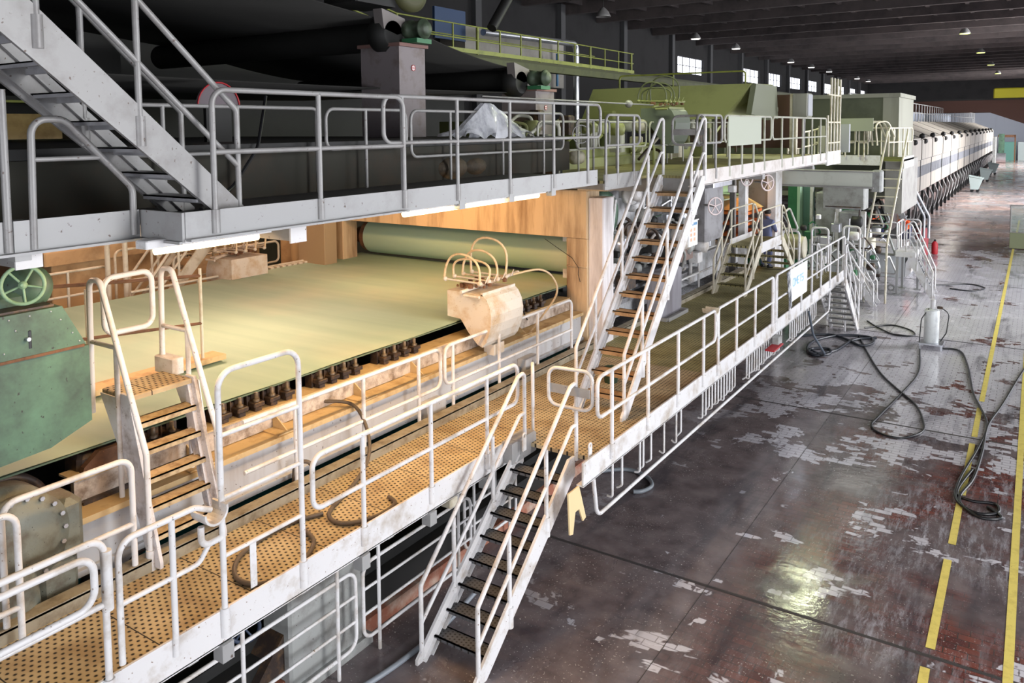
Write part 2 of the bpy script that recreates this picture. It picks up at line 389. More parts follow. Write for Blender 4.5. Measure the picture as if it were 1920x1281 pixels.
struct('trim_4', MB().box(-28, 13, 167.9, 168.4, 8.2, 15), DKW)  # upper end wall coloured dark to continue the dim ceiling
rw = MB().box(13, 13.4, -10, 172, 0, .5).box(13, 13.4, -10, 172, 7.0, 15)
for a, b_ in ((-10, -1.6), (19.4, 21.6), (44.4, 46), (102, 105), (151, 172)): rw.box(13, 13.4, a, b_, .5, 7.0)
struct('wall_right', rw, DKW)
for i, (a, b_) in enumerate(((-1.6, 19.4), (21.6, 44.4), (46, 102), (105, 151))):
    struct('window_%d' % (i+10), MB().box(13.2, 13.24, a, b_, .5, 7.0), WINP)
struct('wall_back', MB().box(-28, 13, -10.4, -10, 0, 1.5).box(-28, 13, -10.4, -10, 7, 15).box(-28, -7, -10.4, -10, 1.5, 7).box(10.5, 13, -10.4, -10, 1.5, 7), DKW)
struct('window_14', MB().box(-7, 10.5, -10.25, -10.2, 1.5, 7), WINP)
ce = MB().box(-28, 13, -10, 172, 14.8, 15)
for k in range(35): ce.box(-28, 13, -8+5.2*k-.2, -8+5.2*k+.2, 13.95, 14.8)
for k in range(17): ce.box(-26.5+2.45*k-.12, -26.5+2.45*k+.12, -10, 172, 14.45, 14.8)
struct('ceiling', ce, CEIL)
# expansion joints (steel-edged) across the floor and along it
jt = MB()
for y in (9.96, 17.6, 25.4, 35, 46, 60): jt.box(-6.9, 13, y-.025, y+.025, 0, .004)
jt.box(-3.506, -3.5, 2, 60, 0, .003)
struct('trim_2', jt, mat('joint_dark', (58, 54, 54), .6))
ln = MB()
def fl(x0, y0, x1, y1, wd=.05): 
    d = Vector((x1-x0, y1-y0, 0)).normalized(); p = Vector((-d.y, d.x, 0))*wd
    a = Vector((x0, y0, 0)); b_ = Vector((x1, y1, 0)); ln.add([tuple(v+Vector((0, 0, .005))) for v in (a-p, b_-p, b_+p, a+p)], [(0, 1, 2, 3)])
    ln.add([tuple(v) for v in (a-p, b_-p, b_+p, a+p)], [(3, 2, 1, 0)])
for a, b_ in ((9.2, 9.72), (10.12, 12.4), (12.9, 14.4), (14.75, 17.3), (17.7, 19.6), (20.1, 46), (47, 60)): fl(-.875, a, -.885, b_)
solo('floor_line', ln, YEL, 'broken yellow floor line, crossed by the black hose coil', 'floor marking', kind=None)
ln = MB(); fl(-.1, 9.6, -.12, 60); 
solo('floor_line', ln, YEL, 'unbroken yellow floor line at the right edge of the floor', 'floor marking')
tr = MB().box(-7.3, -6.15, 46, 150, .002, .012)
struct('trim_3', tr, mat('trench_cover', (66, 70, 72), .4))
# hanging hall lamps
def lamp(x, y, lit, label, z=13.6, energy=0):
    t = Thing('hanging_lamp', label, 'lamp', 'hall lamps under the ceiling')
    t.part('lamp_shade', MB().lathe([(.04, .55), (.12, .5), (.3, .3), (.42, .08), (.44, 0), (.40, 0), (.28, .27), (.1, .46)], (x, y, z)), GAL)
    t.part('hanger', MB().cyl((x, y, z+.5), (x, y, 14.82), .025, 8), DARK)
    if lit: t.part('lamp_glass', MB().lathe([(.05, -.03), (.36, -.02), (.38, .02)], (x, y, z)), lit)
    t.done()
nm = ['nearest lit', 'second lit', 'third lit', 'fourth lit', 'fifth lit', 'sixth lit', 'seventh lit', 'eighth lit']
for i, y in enumerate((66.4, 77.3, 97.8, 108, 118.4, 139, 149)):
    lamp(-24.8, y, LAMPC, nm[i]+' lamp of the row beside the left-hand windows')
for i, y in enumerate((76.4, 97.8, 118.6, 139.4)):
    lamp(-5.4, y, LAMPY, nm[i]+' lamp of the yellowish row over the right-hand aisle')
lamp(-21, 41.5, None, 'unlit dome lamp hanging above the yellow-green gallery', 12.4)
# overhead crane at the far end
t = Thing('overhead_crane', 'orange overhead crane bridge with a bright yellow hoist cab spanning the far hall', 'crane')
g = MB().prism([(-27.5, 7.35), (-4.4, 7.35), (-1.3, 6.15), (12.5, 5.6), (12.5, 8.6), (-27.5, 8.6)], 'y', 96, 97.4)
t.part('bridge_girder', g, ORNG)
t.part('rail', MB().box(-27.5, 12.5, 95.8, 97.6, 8.6, 8.75), DARK)
t.part('hoist_cab', MB().bbox(-4, 3.5, 94.6, 97, 8.76, 9.75, .1), mat('bright_yellow_paint', (176, 170, 30), .6))
t.done()
# ---------------- railings ----------------
def frame(A, B):
    A = Vector(A); B = Vector(B); L_ = (B-A).length; d = (B-A)/L_
    return (lambda s, z: A+d*s+Vector((0, 0, z))), L_
SLV = None
def rail(label, A, B, ends=('loop', 'loop'), posts=(), h=1.0, mid=.46, m=None, group=None, r=.027, name='guard_railing', drop=.16, sleeve=True, bend=.13, side=1, mids=None, cat='railing', pr=None, lo=0):
    """tubular guard railing between the base points A and B (at toe-board top)"""
    m = m or WHT; P, L_ = frame(A, B); t = Thing(name, label, cat, group); pr = pr or r
    mids = mids or [mid]; mm = mids[0]
    path = []
    if ends[0] == 'loop': path += [P(.25, mm), P(0, mm), P(0, h)]
    elif ends[0] == 'post': path += [P(0, -drop), P(0, h)]
    else: path += [P(0, h)]
    if ends[1] == 'loop': path += [P(L_, h), P(L_, mm), P(L_-.25, mm)]
    elif ends[1] == 'post': path += [P(L_, h), P(L_, -drop)]
    else: path += [P(L_, h)]
    t.part('top_rail', MB().pipe(path, r, bend), m)
    a = .25 if ends[0] == 'loop' else 0; b_ = L_-.25 if ends[1] == 'loop' else L_
    for q in mids: t.part('mid_rail', MB().tube([P(a if q == mm else 0, q), P(b_ if q == mm else L_, q)], r*.92), m)
    ps = list(posts)
    for s_ in ps:
        mb = MB().tube([P(s_, -drop), P(s_, h)], pr)
        if sleeve:
            mb.tube([P(s_, -drop-.04), P(s_, 0.0)], pr*1.55)
        t.part('post', mb, m)
    if sleeve:
        for e, s_ in ((ends[0], 0), (ends[1], L_)):
            if e == 'post': t.part('post_socket', MB().tube([P(s_, -drop-.04), P(s_, 0)], pr*1.55), m)
    return t.done()
GL = 'white guard railings of the lower walkway'
# lower walkway: deck, joists, toe boards
ZT = 1.9; ZD = 1.8
t = Thing('lower_walkway', 'lower walkway with perforated tan deck and white toe boards, from foreground to machine end', 'walkway')
dk = MB().box(-7.12, -5.885, -1, 9.05, ZD-.05, ZD).box(-7.12, -4.665, 9.05, 13.3, ZD-.05, ZD)
t.part('deck', dk, DECK)
t.part('deck', MB().box(-7.12, -4.665, 13.3, 24.7, ZD-.05, ZD), DECKO, label='olive green stretch of the deck')
tb = MB().box(-5.885, -5.86, -1, 8.62, ZT-.3, ZT).box(-5.96, -5.86, -1, 8.62, ZT-.31, ZT-.29)
t.part('toe_board', tb, WHT)
tb = MB().box(-4.665, -4.64, 8.62, 24.7, ZT-.3, ZT).box(-4.74, -4.64, 8.62, 24.7, ZT-.31, ZT-.29)
t.part('toe_board', tb, WHT)
t.part('toe_board', MB().bbox(-5.885, -5.70, 8.62, 9.2, ZT-.26, ZT+.02), FASG)
t.part('kerb', MB().box(-7.2, -7.12, -1, 24.7, ZD-.12, ZD+.12).box(-7.28, -7.12, -1, 24.7, ZD+.10, ZD+.13), mat('dirty_kerb_steel', (150, 142, 124), .6, 0, (96, 80, 58), .5, 5))
js = MB()
for k in range(20):
    y = .2+1.25*k; x1 = -5.9 if y < 9 else -4.7
    js.box(-7.1, x1, y-.05, y+.05, ZD-.25, ZD-.05)
t.part('joists', js, FASG)
for i, y in enumerate((3.5, 6.3, 9.8, 13.2, 17, 21, 24.2)):
    x = -6.9
    t.part('support_leg', MB().box(x-.07, x+.07, y-.07, y+.07, 0, ZD-.24).box(x-.12, x+.12, y-.12, y+.12, 0, .02), FASG)
for y in (4.24, 5.97, 7.1, 8.25):
    t.part('bracket', MB().box(-5.95, -5.82, y-.06, y+.06, ZT-.46, ZT-.3), FASG)
t.done()
X1 = -5.85; X2 = -4.63
def lrail(label, y0, y1, **k): return rail(label, (k.pop('x', X1), y0, ZT), (k.pop('x1', X1), y1, ZT), group=GL, **k)
# foremost railing, with a second loop gate folded against it
t = Thing('guard_railing', 'foremost white railing of the lower walkway, doubled by a folded hoop, bottom left corner', 'railing', GL)
t.part('top_rail', MB().pipe([(X1, -.5, 3.02), (X1, 3.19, 3.02), (X1, 3.19, 1.74)], .027, .12), WHT)
t.part('mid_rail', MB().tube([(X1, -.5, 2.5), (X1, 3.19, 2.5)], .025), WHT)
t.part('hinged_hoop', MB().pipe([(X1+.055, -.5, 2.95), (X1+.055, 3.08, 2.95), (X1+.055, 3.08, 2.56), (X1+.055, -.5, 2.56)], .027, .13), WHT)
t.part('hinge_sleeve', MB().tube([(X1+.01, 3.2, 2.45), (X1+.01, 3.2, 2.92)], .042), WHT)
t.part('post_socket', MB().tube([(X1, 3.19, 1.68), (X1, 3.19, 1.9)], .042), WHT)
t.part('post', MB().tube([(X1, 1.9, 1.7), (X1, 1.9, 3.02)], .025), WHT)
t.done()
t = Thing('guard_railing', 'short white railing with a cup-shaped hose holder at its right end', 'railing', GL)
t.part('top_rail', MB().pipe([(X1, 3.3, 1.95), (X1, 3.3, 2.93), (X1, 3.98, 2.93), (X1+.02, 4.12, 2.86)], .026, .13), WHT)
t.part('mid_rail', MB().pipe([(X1, 3.3, 2.43), (X1, 4.0, 2.43), (X1, 4.1, 2.55)], .022, .1), WHT)
t.part('post', MB().tube([(X1, 3.76, 1.75), (X1, 3.76, 2.93)], .026), WHT)
cup = MB(); th = [PI*.98+PI*1.1*k/10 for k in range(11)]
out = [(4.12+.12*math.cos(a), 2.86+.12*math.sin(a)) for a in th]; inn = [(4.12+.10*math.cos(a), 2.86+.10*math.sin(a)) for a in th[::-1]]
cup.prism(out+inn, 'x', X1-.1, X1+.1)
t.part('hose_holder', cup, WHT)
t.part('holder_arm', MB().pipe([(X1, 4.03, 2.74), (X1, 4.03, 2.56), (X1, 4.23, 2.56)], .028, .08), WHT)
t.done()
t = Thing('guard_railing', 'tallest white railing hoop of the lower walkway, twice as high as its neighbours', 'railing', GL)
t.part('top_rail', MB().pipe([(X1, 4.24, 1.72), (X1, 4.24, 4.02), (X1, 5.14, 4.02), (X1, 5.14, 1.72)], .027, .16), WHT)
for z in (3.46, 2.9, 2.38): t.part('mid_rail', MB().tube([(X1, 4.24, z), (X1, 5.14, z)], .02), WHT)
t.part('post_socket', MB().tube([(X1, 4.24, 1.66), (X1, 4.24, 1.92)], .042), WHT)
t.part('post_socket', MB().tube([(X1, 5.14, 1.66), (X1, 5.14, 1.92)], .042), WHT)
t.part('tag_plate', MB().box(X1-.004, X1+.004, 4.52, 4.59, 1.95, 2.36), WHT)
t.done()
lrail('long white railing between the tall hoop and the top of the floor stairs', 5.28, 8.98, posts=(.7, 1.83, 2.97))
lrail('white railing with two loops just past the floor stairs landing, on the wide walkway', 8.98, 13.48, x=X2, x1=X2, posts=(.42, 1.6, 2.76, 3.9))
lrail('second white railing on the wide walkway, before the white and blue banner', 13.57, 17.15, x=X2, x1=X2, posts=(.05, 1.08, 2.26, 3.5), ends=('loop', 'post'))
lrail('third white railing on the wide walkway, carrying the white and blue banner', 17.3, 24.6, x=X2, x1=X2, posts=(.1, 1.2, 2.25, 3.3, 4.3, 5.4, 6.4), ends=('post', 'post'))
bn = Thing('banner', 'white banner with pale blue lettering tied to the walkway railing', 'banner')
bn.part('cloth', MB().box(-4.60, -4.59, 18.35, 19.95, 2.1, 2.86), mat('white_banner_cloth', (236, 240, 246), .6))
lt = MB()
def word(mb, txt, plane, org, du, dv, hgt, wd, th):
    """block lettering from small bars; plane fixed by unit vectors du, dv"""
    SEG = {'O': [(0,0,0,1),(1,0,1,1),(0,0,1,0),(0,1,1,1)], 'M': [(0,0,0,1),(1,0,1,1),(0,1,.5,.5),(.5,.5,1,1)], 'E': [(0,0,0,1),(0,0,1,0),(0,.5,.8,.5),(0,1,1,1)],
           'T': [(.5,0,.5,1),(0,1,1,1)], 'S': [(0,0,1,0),(1,0,1,.5),(0,.5,1,.5),(0,.5,0,1),(0,1,1,1)], 'A': [(0,0,.5,1),(1,0,.5,1),(.25,.4,.75,.4)], 'I': [(.5,0,.5,1)], 'V': [(0,1,.5,0),(1,1,.5,0)], 'L': [(0,0,0,1),(0,0,1,0)], 'R': [(0,0,0,1),(0,1,1,1),(1,.5,1,1),(0,.5,1,.5),(.4,.5,1,0)], 'N': [(0,0,0,1),(1,0,1,1),(0,1,1,0)]}
    org = Vector(org); du = Vector(du); dv = Vector(dv); nn = du.cross(dv)*.004; x = 0
    for ch in txt:
        for (a, b_, c, d) in SEG.get(ch, []):
            p = org+du*(x+a*wd)+dv*(b_*hgt); q = org+du*(x+c*wd)+dv*(d*hgt); e = (q-p).normalized(); s_ = e.cross(du.cross(dv))*th/2
            mb.add([tuple(p-s_), tuple(q-s_), tuple(q+s_), tuple(p+s_), tuple(p-s_+nn), tuple(q-s_+nn), tuple(q+s_+nn), tuple(p+s_+nn)], [(0,1,2,3),(4,5,6,7),(0,1,5,4),(1,2,6,5),(2,3,7,6),(3,0,4,7)])
        x += wd*1.35
word(lt, 'OMETS', 0, (-4.589, 18.6, 2.45), (0, 1, 0), (0, 0, 1), .16, .15, .035)
bn.part('lettering', lt, mat('pale_blue_print', (160, 200, 228), .6))
bn.done()
sb = MB()
for k in range(4): sb.prism([(18.0+.1*k, 2.85), (18.28+.05*k, 2.85), (18.5+.04*k, 2.0), (18.28+.05*k, 1.98)], 'x', -4.58-.01*k, -4.575-.01*k)
solo('cloth', sb, mat('black_white_cloth', (60, 62, 70), .8, 0, (225, 228, 232), .55, 6), 'dark and white striped cloth hanging beside the banner', 'cloth')
# inner railings beside the wire section beam
GI = 'white inner railings between walkway and machine beam'
rail('inner white railing behind the tall hoop, beside the bolted wire beam', (-7.3, 5.6, 1.86), (-7.3, 9.12, 1.86), ends=('open', 'loop'), posts=(.75, 1.9, 3.02), mids=[.42], group=GI, drop=.04, sleeve=False)
rail('inner white railing running past the hopper to the portal post', (-7.3, 9.22, 1.86), (-7.3, 13.1, 1.86), ends=('loop', 'post'), posts=(.2, 1.44, 2.65), mids=[.42], group=GI, drop=.04, sleeve=False)
rail('inner white railing between the tall stairs and the stile, below the dial box', (-7.3, 18.0, 1.86), (-7.3, 21.3, 1.86), ends=('open', 'post'), posts=(.4, 1.9), mids=[.45], group=GI, drop=.04, sleeve=False)
rail('rusty white inner railing in the left foreground beside the gear housing', (-7.15, 3.05, 1.84), (-7.15, 4.2, 1.84), ends=('post', 'post'), posts=(), mids=[.5], group=GI, drop=.04, sleeve=False, h=1.15, r=.028)
rail('short hooked inner railing at the far left edge of the foreground', (-7.0, 2.2, 1.84), (-7.0, 3.1, 1.84), ends=('open', 'post'), posts=(), mids=[.3], group=GI, drop=.04, sleeve=False, h=1.12, r=.028)
# fences standing on the floor below the walkway
GF = 'white floor-level fences under the walkway'
def fence(label, y0, y1, posts, x=-6.32):
    t = Thing('floor_fence', label, 'fence', GF)
    t.part('loop_frame', MB().pipe([(x, y0, .22), (x, y0, 1.12), (x, y1, 1.12), (x, y1, .22)], .022, .14, closed=True), WHT)
    for z in (.52, .82): t.part('mid_rail', MB().tube([(x, y0, z), (x, y1, z)], .018), WHT)
    for s_ in posts: t.part('post', MB().tube([(x+.02, s_, 0.0), (x+.02, s_, 1.42)], .022), WHT)
    t.done()
fence('white floor fence left of the floor stairs, below the walkway hose', 6.42, 8.5, (6.66, 8.2))
fence('white floor fence in front of the blue handwheel, bottom edge', 3.9, 6.3, (4.75, 6.0))
fence('white floor fence behind the floor stairs, under the landing', 8.6, 9.9, (8.8, 9.7), -6.5)

t = Thing('drip_tray', 'shallow grey tray lying on the walkway deck beside the streaked grey post', 'tray')
t.part('base', MB().box(-7.12, -6.72, 16.45, 17.6, 1.8, 1.82), GREYP); t.part('rim', MB().box(-6.74, -6.70, 16.45, 17.6, 1.8, 1.88).box(-7.12, -6.74, 16.41, 16.45, 1.8, 1.88).box(-7.12, -6.74, 17.6, 17.64, 1.8, 1.88), FASG); t.done()
solo('bucket', MB().lathe([(.11, 0), (.14, .24), (.145, .25), (.13, .25), (.1, .02)], (-5.93, 12.0, 1.8), seg=20), mat('dark_green_bucket', (40, 60, 44), .5), 'dark green bucket on the walkway deck behind the foot of the tall stairs', 'bucket')
# ---------------- stairs ----------------
def stair(label, O, u, W, rise, run, n, treadm, fm, nose=.045, name='staircase', hand=.9, group=None, loop=1.0, d=.2, post_at=(.3, .7), midh=.45, rr=.027, rails=(1, 1), tl=None, foot=0.0):
    """O: walking-surface edge at the top, v=0 side; u: horizontal unit direction of descent; W: width along v = z x u"""
    O = Vector(O); u = Vector(u).normalized(); v = Vector((0, 0, 1)).cross(u)
    T = Matrix((u, v, Vector((0, 0, 1)))).transposed().to_4x4(); T.translation = O
    t = Thing(name, label, 'stairs', group); R_, H_ = run*n, rise*n; sl = rise/run; n_ = 6
    hx = d/sl*.6
    for k, (v0, v1) in enumerate(((-.035, 0), (W, W+.035))):
        mb = MB(T); poly = [(-.08, .03), (-.08, -d*1.1), (R_-hx, -H_), (R_+.1, -H_), (R_+.1, -H_+.06), (.06, .03)]
        vs = [(a, v0, b_) for a, b_ in poly]+[(a, v1, b_) for a, b_ in poly]
        mb.add(vs, [tuple(range(n_)), tuple(range(2*n_-1, n_-1, -1))]+[(i, (i+1) % n_, n_+(i+1) % n_, n_+i) for i in range(n_)])
        a, b_ = (v1, v1+.04) if k == 0 else (v0-.04, v0)
        for off in (.0, -d*.95):
            x0, z0, x1, z1 = (0, off, R_, -H_+off) if off == 0 else (0, off, R_-hx, -H_+.02)
            mb.add([(x0, a, z0), (x0, b_, z0), (x1, a, z1), (x1, b_, z1), (x0, a, z0-.016), (x0, b_, z0-.016), (x1, a, z1-.016), (x1, b_, z1-.016)], [(0, 1, 3, 2), (4, 6, 7, 5), (0, 4, 5, 1), (2, 3, 7, 6), (0, 2, 6, 4), (1, 5, 7, 3)])
        t.part('stringer', mb, fm)
    for i in range(1, n):
        x = run*i; z = -rise*i; mb = MB(T)
        dp = max(.2, run*.95)
        mb.box(x-dp+.03, x+.03, 0, W, z-.012, z); mb.box(x+.012, x+.03, 0, W, z-nose, z); mb.box(x-dp+.03, x-dp+.05, 0, W, z-.04, z)
        t.part('tread', mb, treadm, label=tl)
    for k, vv in enumerate((-.02, W+.02)):
        if not rails[k]: continue
        pts = [(-.14, vv, -.05), (-.14, vv, loop), (.02, vv, loop-.03), (R_, vv, -H_+hand), (R_, vv, -H_+foot)]
        t.part('handrail', MB(T).pipe(pts, rr, .07), fm)
        t.part('mid_rail', MB(T).pipe([(-.14, vv, midh-.02), (-.02, vv, midh-.02), (R_, vv, -H_+hand-midh)], rr*.9, .08), fm)
        for q in post_at:
            xx = R_*q; zz = -H_*q
            t.part('rail_post', MB(T).tube([(xx, vv, zz-.18), (xx, vv, zz+hand)], rr).tube([(xx, vv, zz-.2), (xx, vv, zz+.04)], rr*1.7), fm)
    return t, T
t, T = stair('white foreground stairs with dark perforated treads, from the lower walkway to the floor', (-5.72, 8.84, 1.8), (0, -1, 0), .76, .2, .232, 9, DKD, WHT)
t.done()
t = Thing('safety_gate', 'white swing gate hoop across the top of the floor stairs', 'gate')
t.part('hoop', MB().pipe([(-5.32, 8.92, 2.46), (-5.32, 8.92, 2.96), (-4.7, 8.98, 2.96), (-4.7, 8.98, 2.44)], .024, .13, closed=True), WHT)
t.part('plate', MB().box(-5.31, -4.72, 8.93, 8.95, 2.62, 2.74), FASG)
t.done()
t = Thing('lifting_bracket', 'grey landing bracket with two white eye lugs at the top of the floor stairs', 'bracket')
t.part('bracket_body', MB().bbox(-5.9, -5.68, 8.75, 9.2, 1.66, 1.93, .02), FASG)
for x, y in ((-5.62, 8.78), (-4.72, 8.95)):
    mb = MB(); mb.torus((x, y, 2.0), (1, .0, 0), .035, .014, 16, 6); mb.box(x-.01, x+.01, y-.04, y+.04, 1.8, 1.98); t.part('eye_lug', mb, WHT)
t.done()
# end post pair of the landing
solo('standing_post', MB().pipe([(-5.82, 9.32, 1.8), (-5.82, 9.32, 2.84), (-5.68, 9.1, 2.84), (-5.68, 9.1, 2.3)], .024, .09), WHT, 'white hooped post behind the left handrail of the floor stairs', 'post')
# upper stairs
t, T = stair('tall white stairs with tan treads, from the lower walkway up to the upper gallery', (-5.76, 13.72, 5.2), (0, -1, 0), .76, .262, .247, 13, mat('tan_dusty_tread', (168, 136, 100), .8, 0, (110, 84, 60), .5, 6), WHT, nose=.07, hand=.98, loop=1.06, d=.17, post_at=(.17, .5, .8), rr=.027, tl='brown dirty tread')
t.done()
t = Thing('safety_gate', 'grey swing gate hoop at the head of the tall stairs on the upper gallery', 'gate')
t.part('hoop', MB().pipe([(-5.62, 13.9, 5.78), (-5.62, 13.9, 6.3), (-5.0, 13.9, 6.3), (-5.0, 13.9, 5.76)], .024, .12, closed=True), GAL)
t.part('plate', MB().box(-5.62, -5.0, 13.89, 13.91, 5.95, 6.06), GAL)
t.done()
# white ladder stairs over the wire section
t, T = stair('small white ladder stairs climbing over the wire edge beside the green gearbox', (-7.53, 4.42, 3.45), (1, 0, 0), .7, .27, .066, 6, mat('tread_tan', (190, 170, 136), .7, 0, (120, 92, 62), .5, 9), mat('chipped_white_stair', (206, 202, 204), .5, 0, (120, 100, 88), .4, 6, (84, 62, 54)), nose=.055, hand=.0, rails=(0, 0), d=.55, name='staircase')
t.part('tread', MB().bbox(-8.0, -7.49, 4.42, 5.12, 3.41, 3.46), DECK, label='top platform tread')
for y in (4.37, 5.17):
    t.part('handrail', MB().pipe([(-8.1, y, 3.2), (-8.06, y, 4.6), (-7.86, y, 4.6), (-7.17, y, 2.96), (-7.16, y, 1.82)], .03, .1), WHT)
    t.part('mid_rail', MB().tube([(-8.08, y, 3.95), (-7.6, y, 3.95)], .023), WHT)
    t.part('rail_post', MB().tube([(-7.62, y, 2.3), (-7.62, y, 3.95)], .026), WHT)
    t.part('foot_socket', MB().tube([(-7.16, y, 1.8), (-7.16, y, 2.0)], .045), WHT)
    t.part('side_plate', MB().add([(-8.0, y+.03, 3.42), (-7.5, y+.03, 3.42), (-7.4, y+.03, 2.9), (-7.7, y+.03, 2.9), (-8.0, y+.045, 3.42), (-7.5, y+.045, 3.42), (-7.4, y+.045, 2.9), (-7.7, y+.045, 2.9)], [(0, 1, 2, 3), (7, 6, 5, 4), (0, 4, 5, 1), (1, 5, 6, 2), (2, 6, 7, 3), (3, 7, 4, 0)]), WHT)
t.part('side_block', MB().bbox(-8.14, -7.8, 5.1, 5.24, 3.44, 3.62), WHT)
t.done()
t = Thing('safety_gate', 'thick white swing hoop above the small ladder stairs at the wire', 'gate')
t.part('hoop', MB().pipe([(-7.95, 4.45, 4.02), (-7.95, 4.45, 4.6), (-8.0, 5.02, 4.6), (-8.0, 5.02, 4.0)], .03, .12, closed=True), WHT)
t.done()
# stile bridge with stairs on both sides
t, T = stair('olive tinted stile stairs facing the viewer on the far part of the lower walkway', (-6.9, 21.2, 2.9), (0, -1, 0), .78, .22, .25, 5, DECKO, YRL, hand=.9, loop=.95, d=.17, post_at=(.5,)); 
t.part('bridge_deck', MB().box(-6.92, -6.1, 21.2, 23.4, 2.84, 2.9), DECKO); t.part('toe_board', MB().box(-6.11, -6.09, 21.25, 23.4, 2.72, 3.0).box(-6.93, -6.91, 21.25, 23.4, 2.84, 3.05), WHT)
for x in (-6.92, -6.1):
    t.part('top_rail', MB().pipe([(x, 21.35, 2.9), (x, 21.35, 3.86), (x, 23.3, 3.86), (x, 23.3, 2.9)], .022, .1), YRL)
    t.part('mid_rail', MB().tube([(x, 21.35, 3.38), (x, 23.3, 3.38)], .02), YRL)
t.done()
t, T = stair('far flight of the olive stile stairs, going down away from the viewer', (-6.1, 23.4, 2.9), (0, 1, 0), .78, .22, .25, 5, DECKO, YRL, hand=.9, loop=.95, d=.17, post_at=(.5,)); t.done()
# stairs at the walkway end, going down away from the viewer
t, T = stair('white stairs at the walkway end leading down to the floor by the coiled hose', (-4.38, 23.5, 1.8), (0, 1, 0), .72, .2, .21, 9, FASG, WHT, hand=.9, d=.2); t.done()
# far machine platform with its stairs
PG = mat('pale_grey_sheet', (190, 194, 196), .5, 0, (160, 162, 162), .3, 1)
t = Thing('machine_platform', 'grey sheet-sided platform standing on the floor beyond the walkway end', 'platform')
t.part('side_panel', MB().box(-8.2, -4.32, 35, 37.6, 0.0, .9), PG)
t.part('deck', MB().box(-8.2, -4.45, 34.9, 37.6, .9, 1.22), WHT)
t.part('sloped_cover', MB().add([(a_, y_, b_) for y_ in (35.02, 36) for a_, b_ in ((-4.3, .02), (-4.3, .6), (-4.12, .95), (-3.85, .9), (-3.82, .55), (-4.08, .42), (-4.1, .22))], [tuple(range(7)), tuple(range(13, 6, -1))]+[(i, (i+1) % 7, 7+(i+1) % 7, 7+i) for i in range(7)]), WHT)
t.part('yellow_mark', MB().box(-3.98, -3.85, 35.0, 35.02, .76, .9), YEL)
t.done()
t = Thing('stair_landing', 'small white landing on long legs in front of the grey platform', 'platform')
t.part('deck', MB().bbox(-4.18, -3.52, 31.3, 32.9, 1.4, 1.6), WHT)
for x, y in ((-4.12, 31.38), (-4.12, 32.8), (-3.6, 32.8)): t.part('leg', MB().box(x-.04, x+.04, y-.04, y+.04, 0, 1.4).box(x-.12, x+.12, y-.12, y+.12, 0, .03), FASG)
t.part('handle_clamp', MB().torus((-4.3, 31.38, .25), (0, 1, 0), .1, .03, 16, 6), FASG)
t.done()
t, T = stair('white stairs leading down towards the open aisle from the small landing', (-3.7, 31.4, 1.6), (1, 0, 0), .85, .2, .09, 8, ALU, WHT, hand=.95, d=.3); t.done()
rail('far white loop railing on the left of the small landing', (-4.15, 31.35, 1.6), (-4.15, 32.9, 1.6), ends=('loop', 'loop'), posts=(.5, 1.1), mids=[.5], group='white railings around the far landing', sleeve=False, drop=0)
rail('far white railing at the back of the small landing', (-4.1, 32.88, 1.6), (-3.56, 32.88, 1.6), ends=('post', 'post'), mids=[.5], group='white railings around the far landing', sleeve=False, drop=0)
rail('white railing along the edge of the grey platform', (-6.9, 34.95, 1.22), (-4.6, 34.95, 1.22), ends=('open', 'post'), mids=[.5], posts=(.9,), group='white railings around the far landing', sleeve=False, drop=0)
t, T = stair('small white step ladder on the floor left of the grey platform', (-5.1, 28.9, 1.05), (1, 0, 0), .7, .21, .12, 5, WHT, WHT, hand=.75, loop=.8, d=.2, post_at=(.5,), name='step_ladder'); t.done()
t = Thing('handrail', 'long white sloping handrail with a rounded tip in front of the grey platform', 'railing')
t.part('bar', MB().pipe([(-4.8, 25.5, 1.5), (-4.8, 25.5, 2.74), (-3.93, 25.5, 1.8), (-3.95, 25.5, 1.5), (-4.1, 25.5, 1.46), (-4.45, 25.5, 1.92)], .027, .08), WHT)
t.part('bar', MB().pipe([(-4.65, 25.0, 1.0), (-4.65, 25.0, 2.5), (-4.17, 25.0, 1.68), (-4.17, 25, 1.5), (-4.27, 25, 1.5), (-4.6, 25, 2.0)], .027, .06), WHT)
t.part('post', MB().tube([(-4.31, 25.5, .9), (-4.31, 25.5, 2.18)], .025), WHT); t.part('post', MB().tube([(-4.8, 25.5, 0), (-4.8, 25.5, 1.6)], .027).tube([(-4.65, 25, 0), (-4.65, 25, 1.1)], .027), WHT); t.done()
# tall ladder to the upper level
t = Thing('tall_ladder', 'tall pale ladder stairs rising to the olive platform beside the big grey cabin', 'ladder')
for x0, x1 in ((-4.9, -4.42), (-4.22, -3.78)): t.part('stringer', MB().tube([(x0, 29.6, 2.0), (x1, 30.6, 5.9)], .035, 8), YRL)
for k in range(10):
    q = k/10; xa = -4.9+.48*q; xb = -4.22+.44*q; t.part('rung', MB().box(xa, xb, 29.6+q-.06, 29.6+q+.06, 2.1+3.9*q*.78, 2.13+3.9*q*.78), YRL)
t.part('lower_section', MB().tube([(-4.9, 29.6, 2.0), (-4.9, 29.5, .02)], .035, 8).tube([(-4.22, 29.6, 2.0), (-4.22, 29.5, .02)], .035, 8), YRL)
t.done()
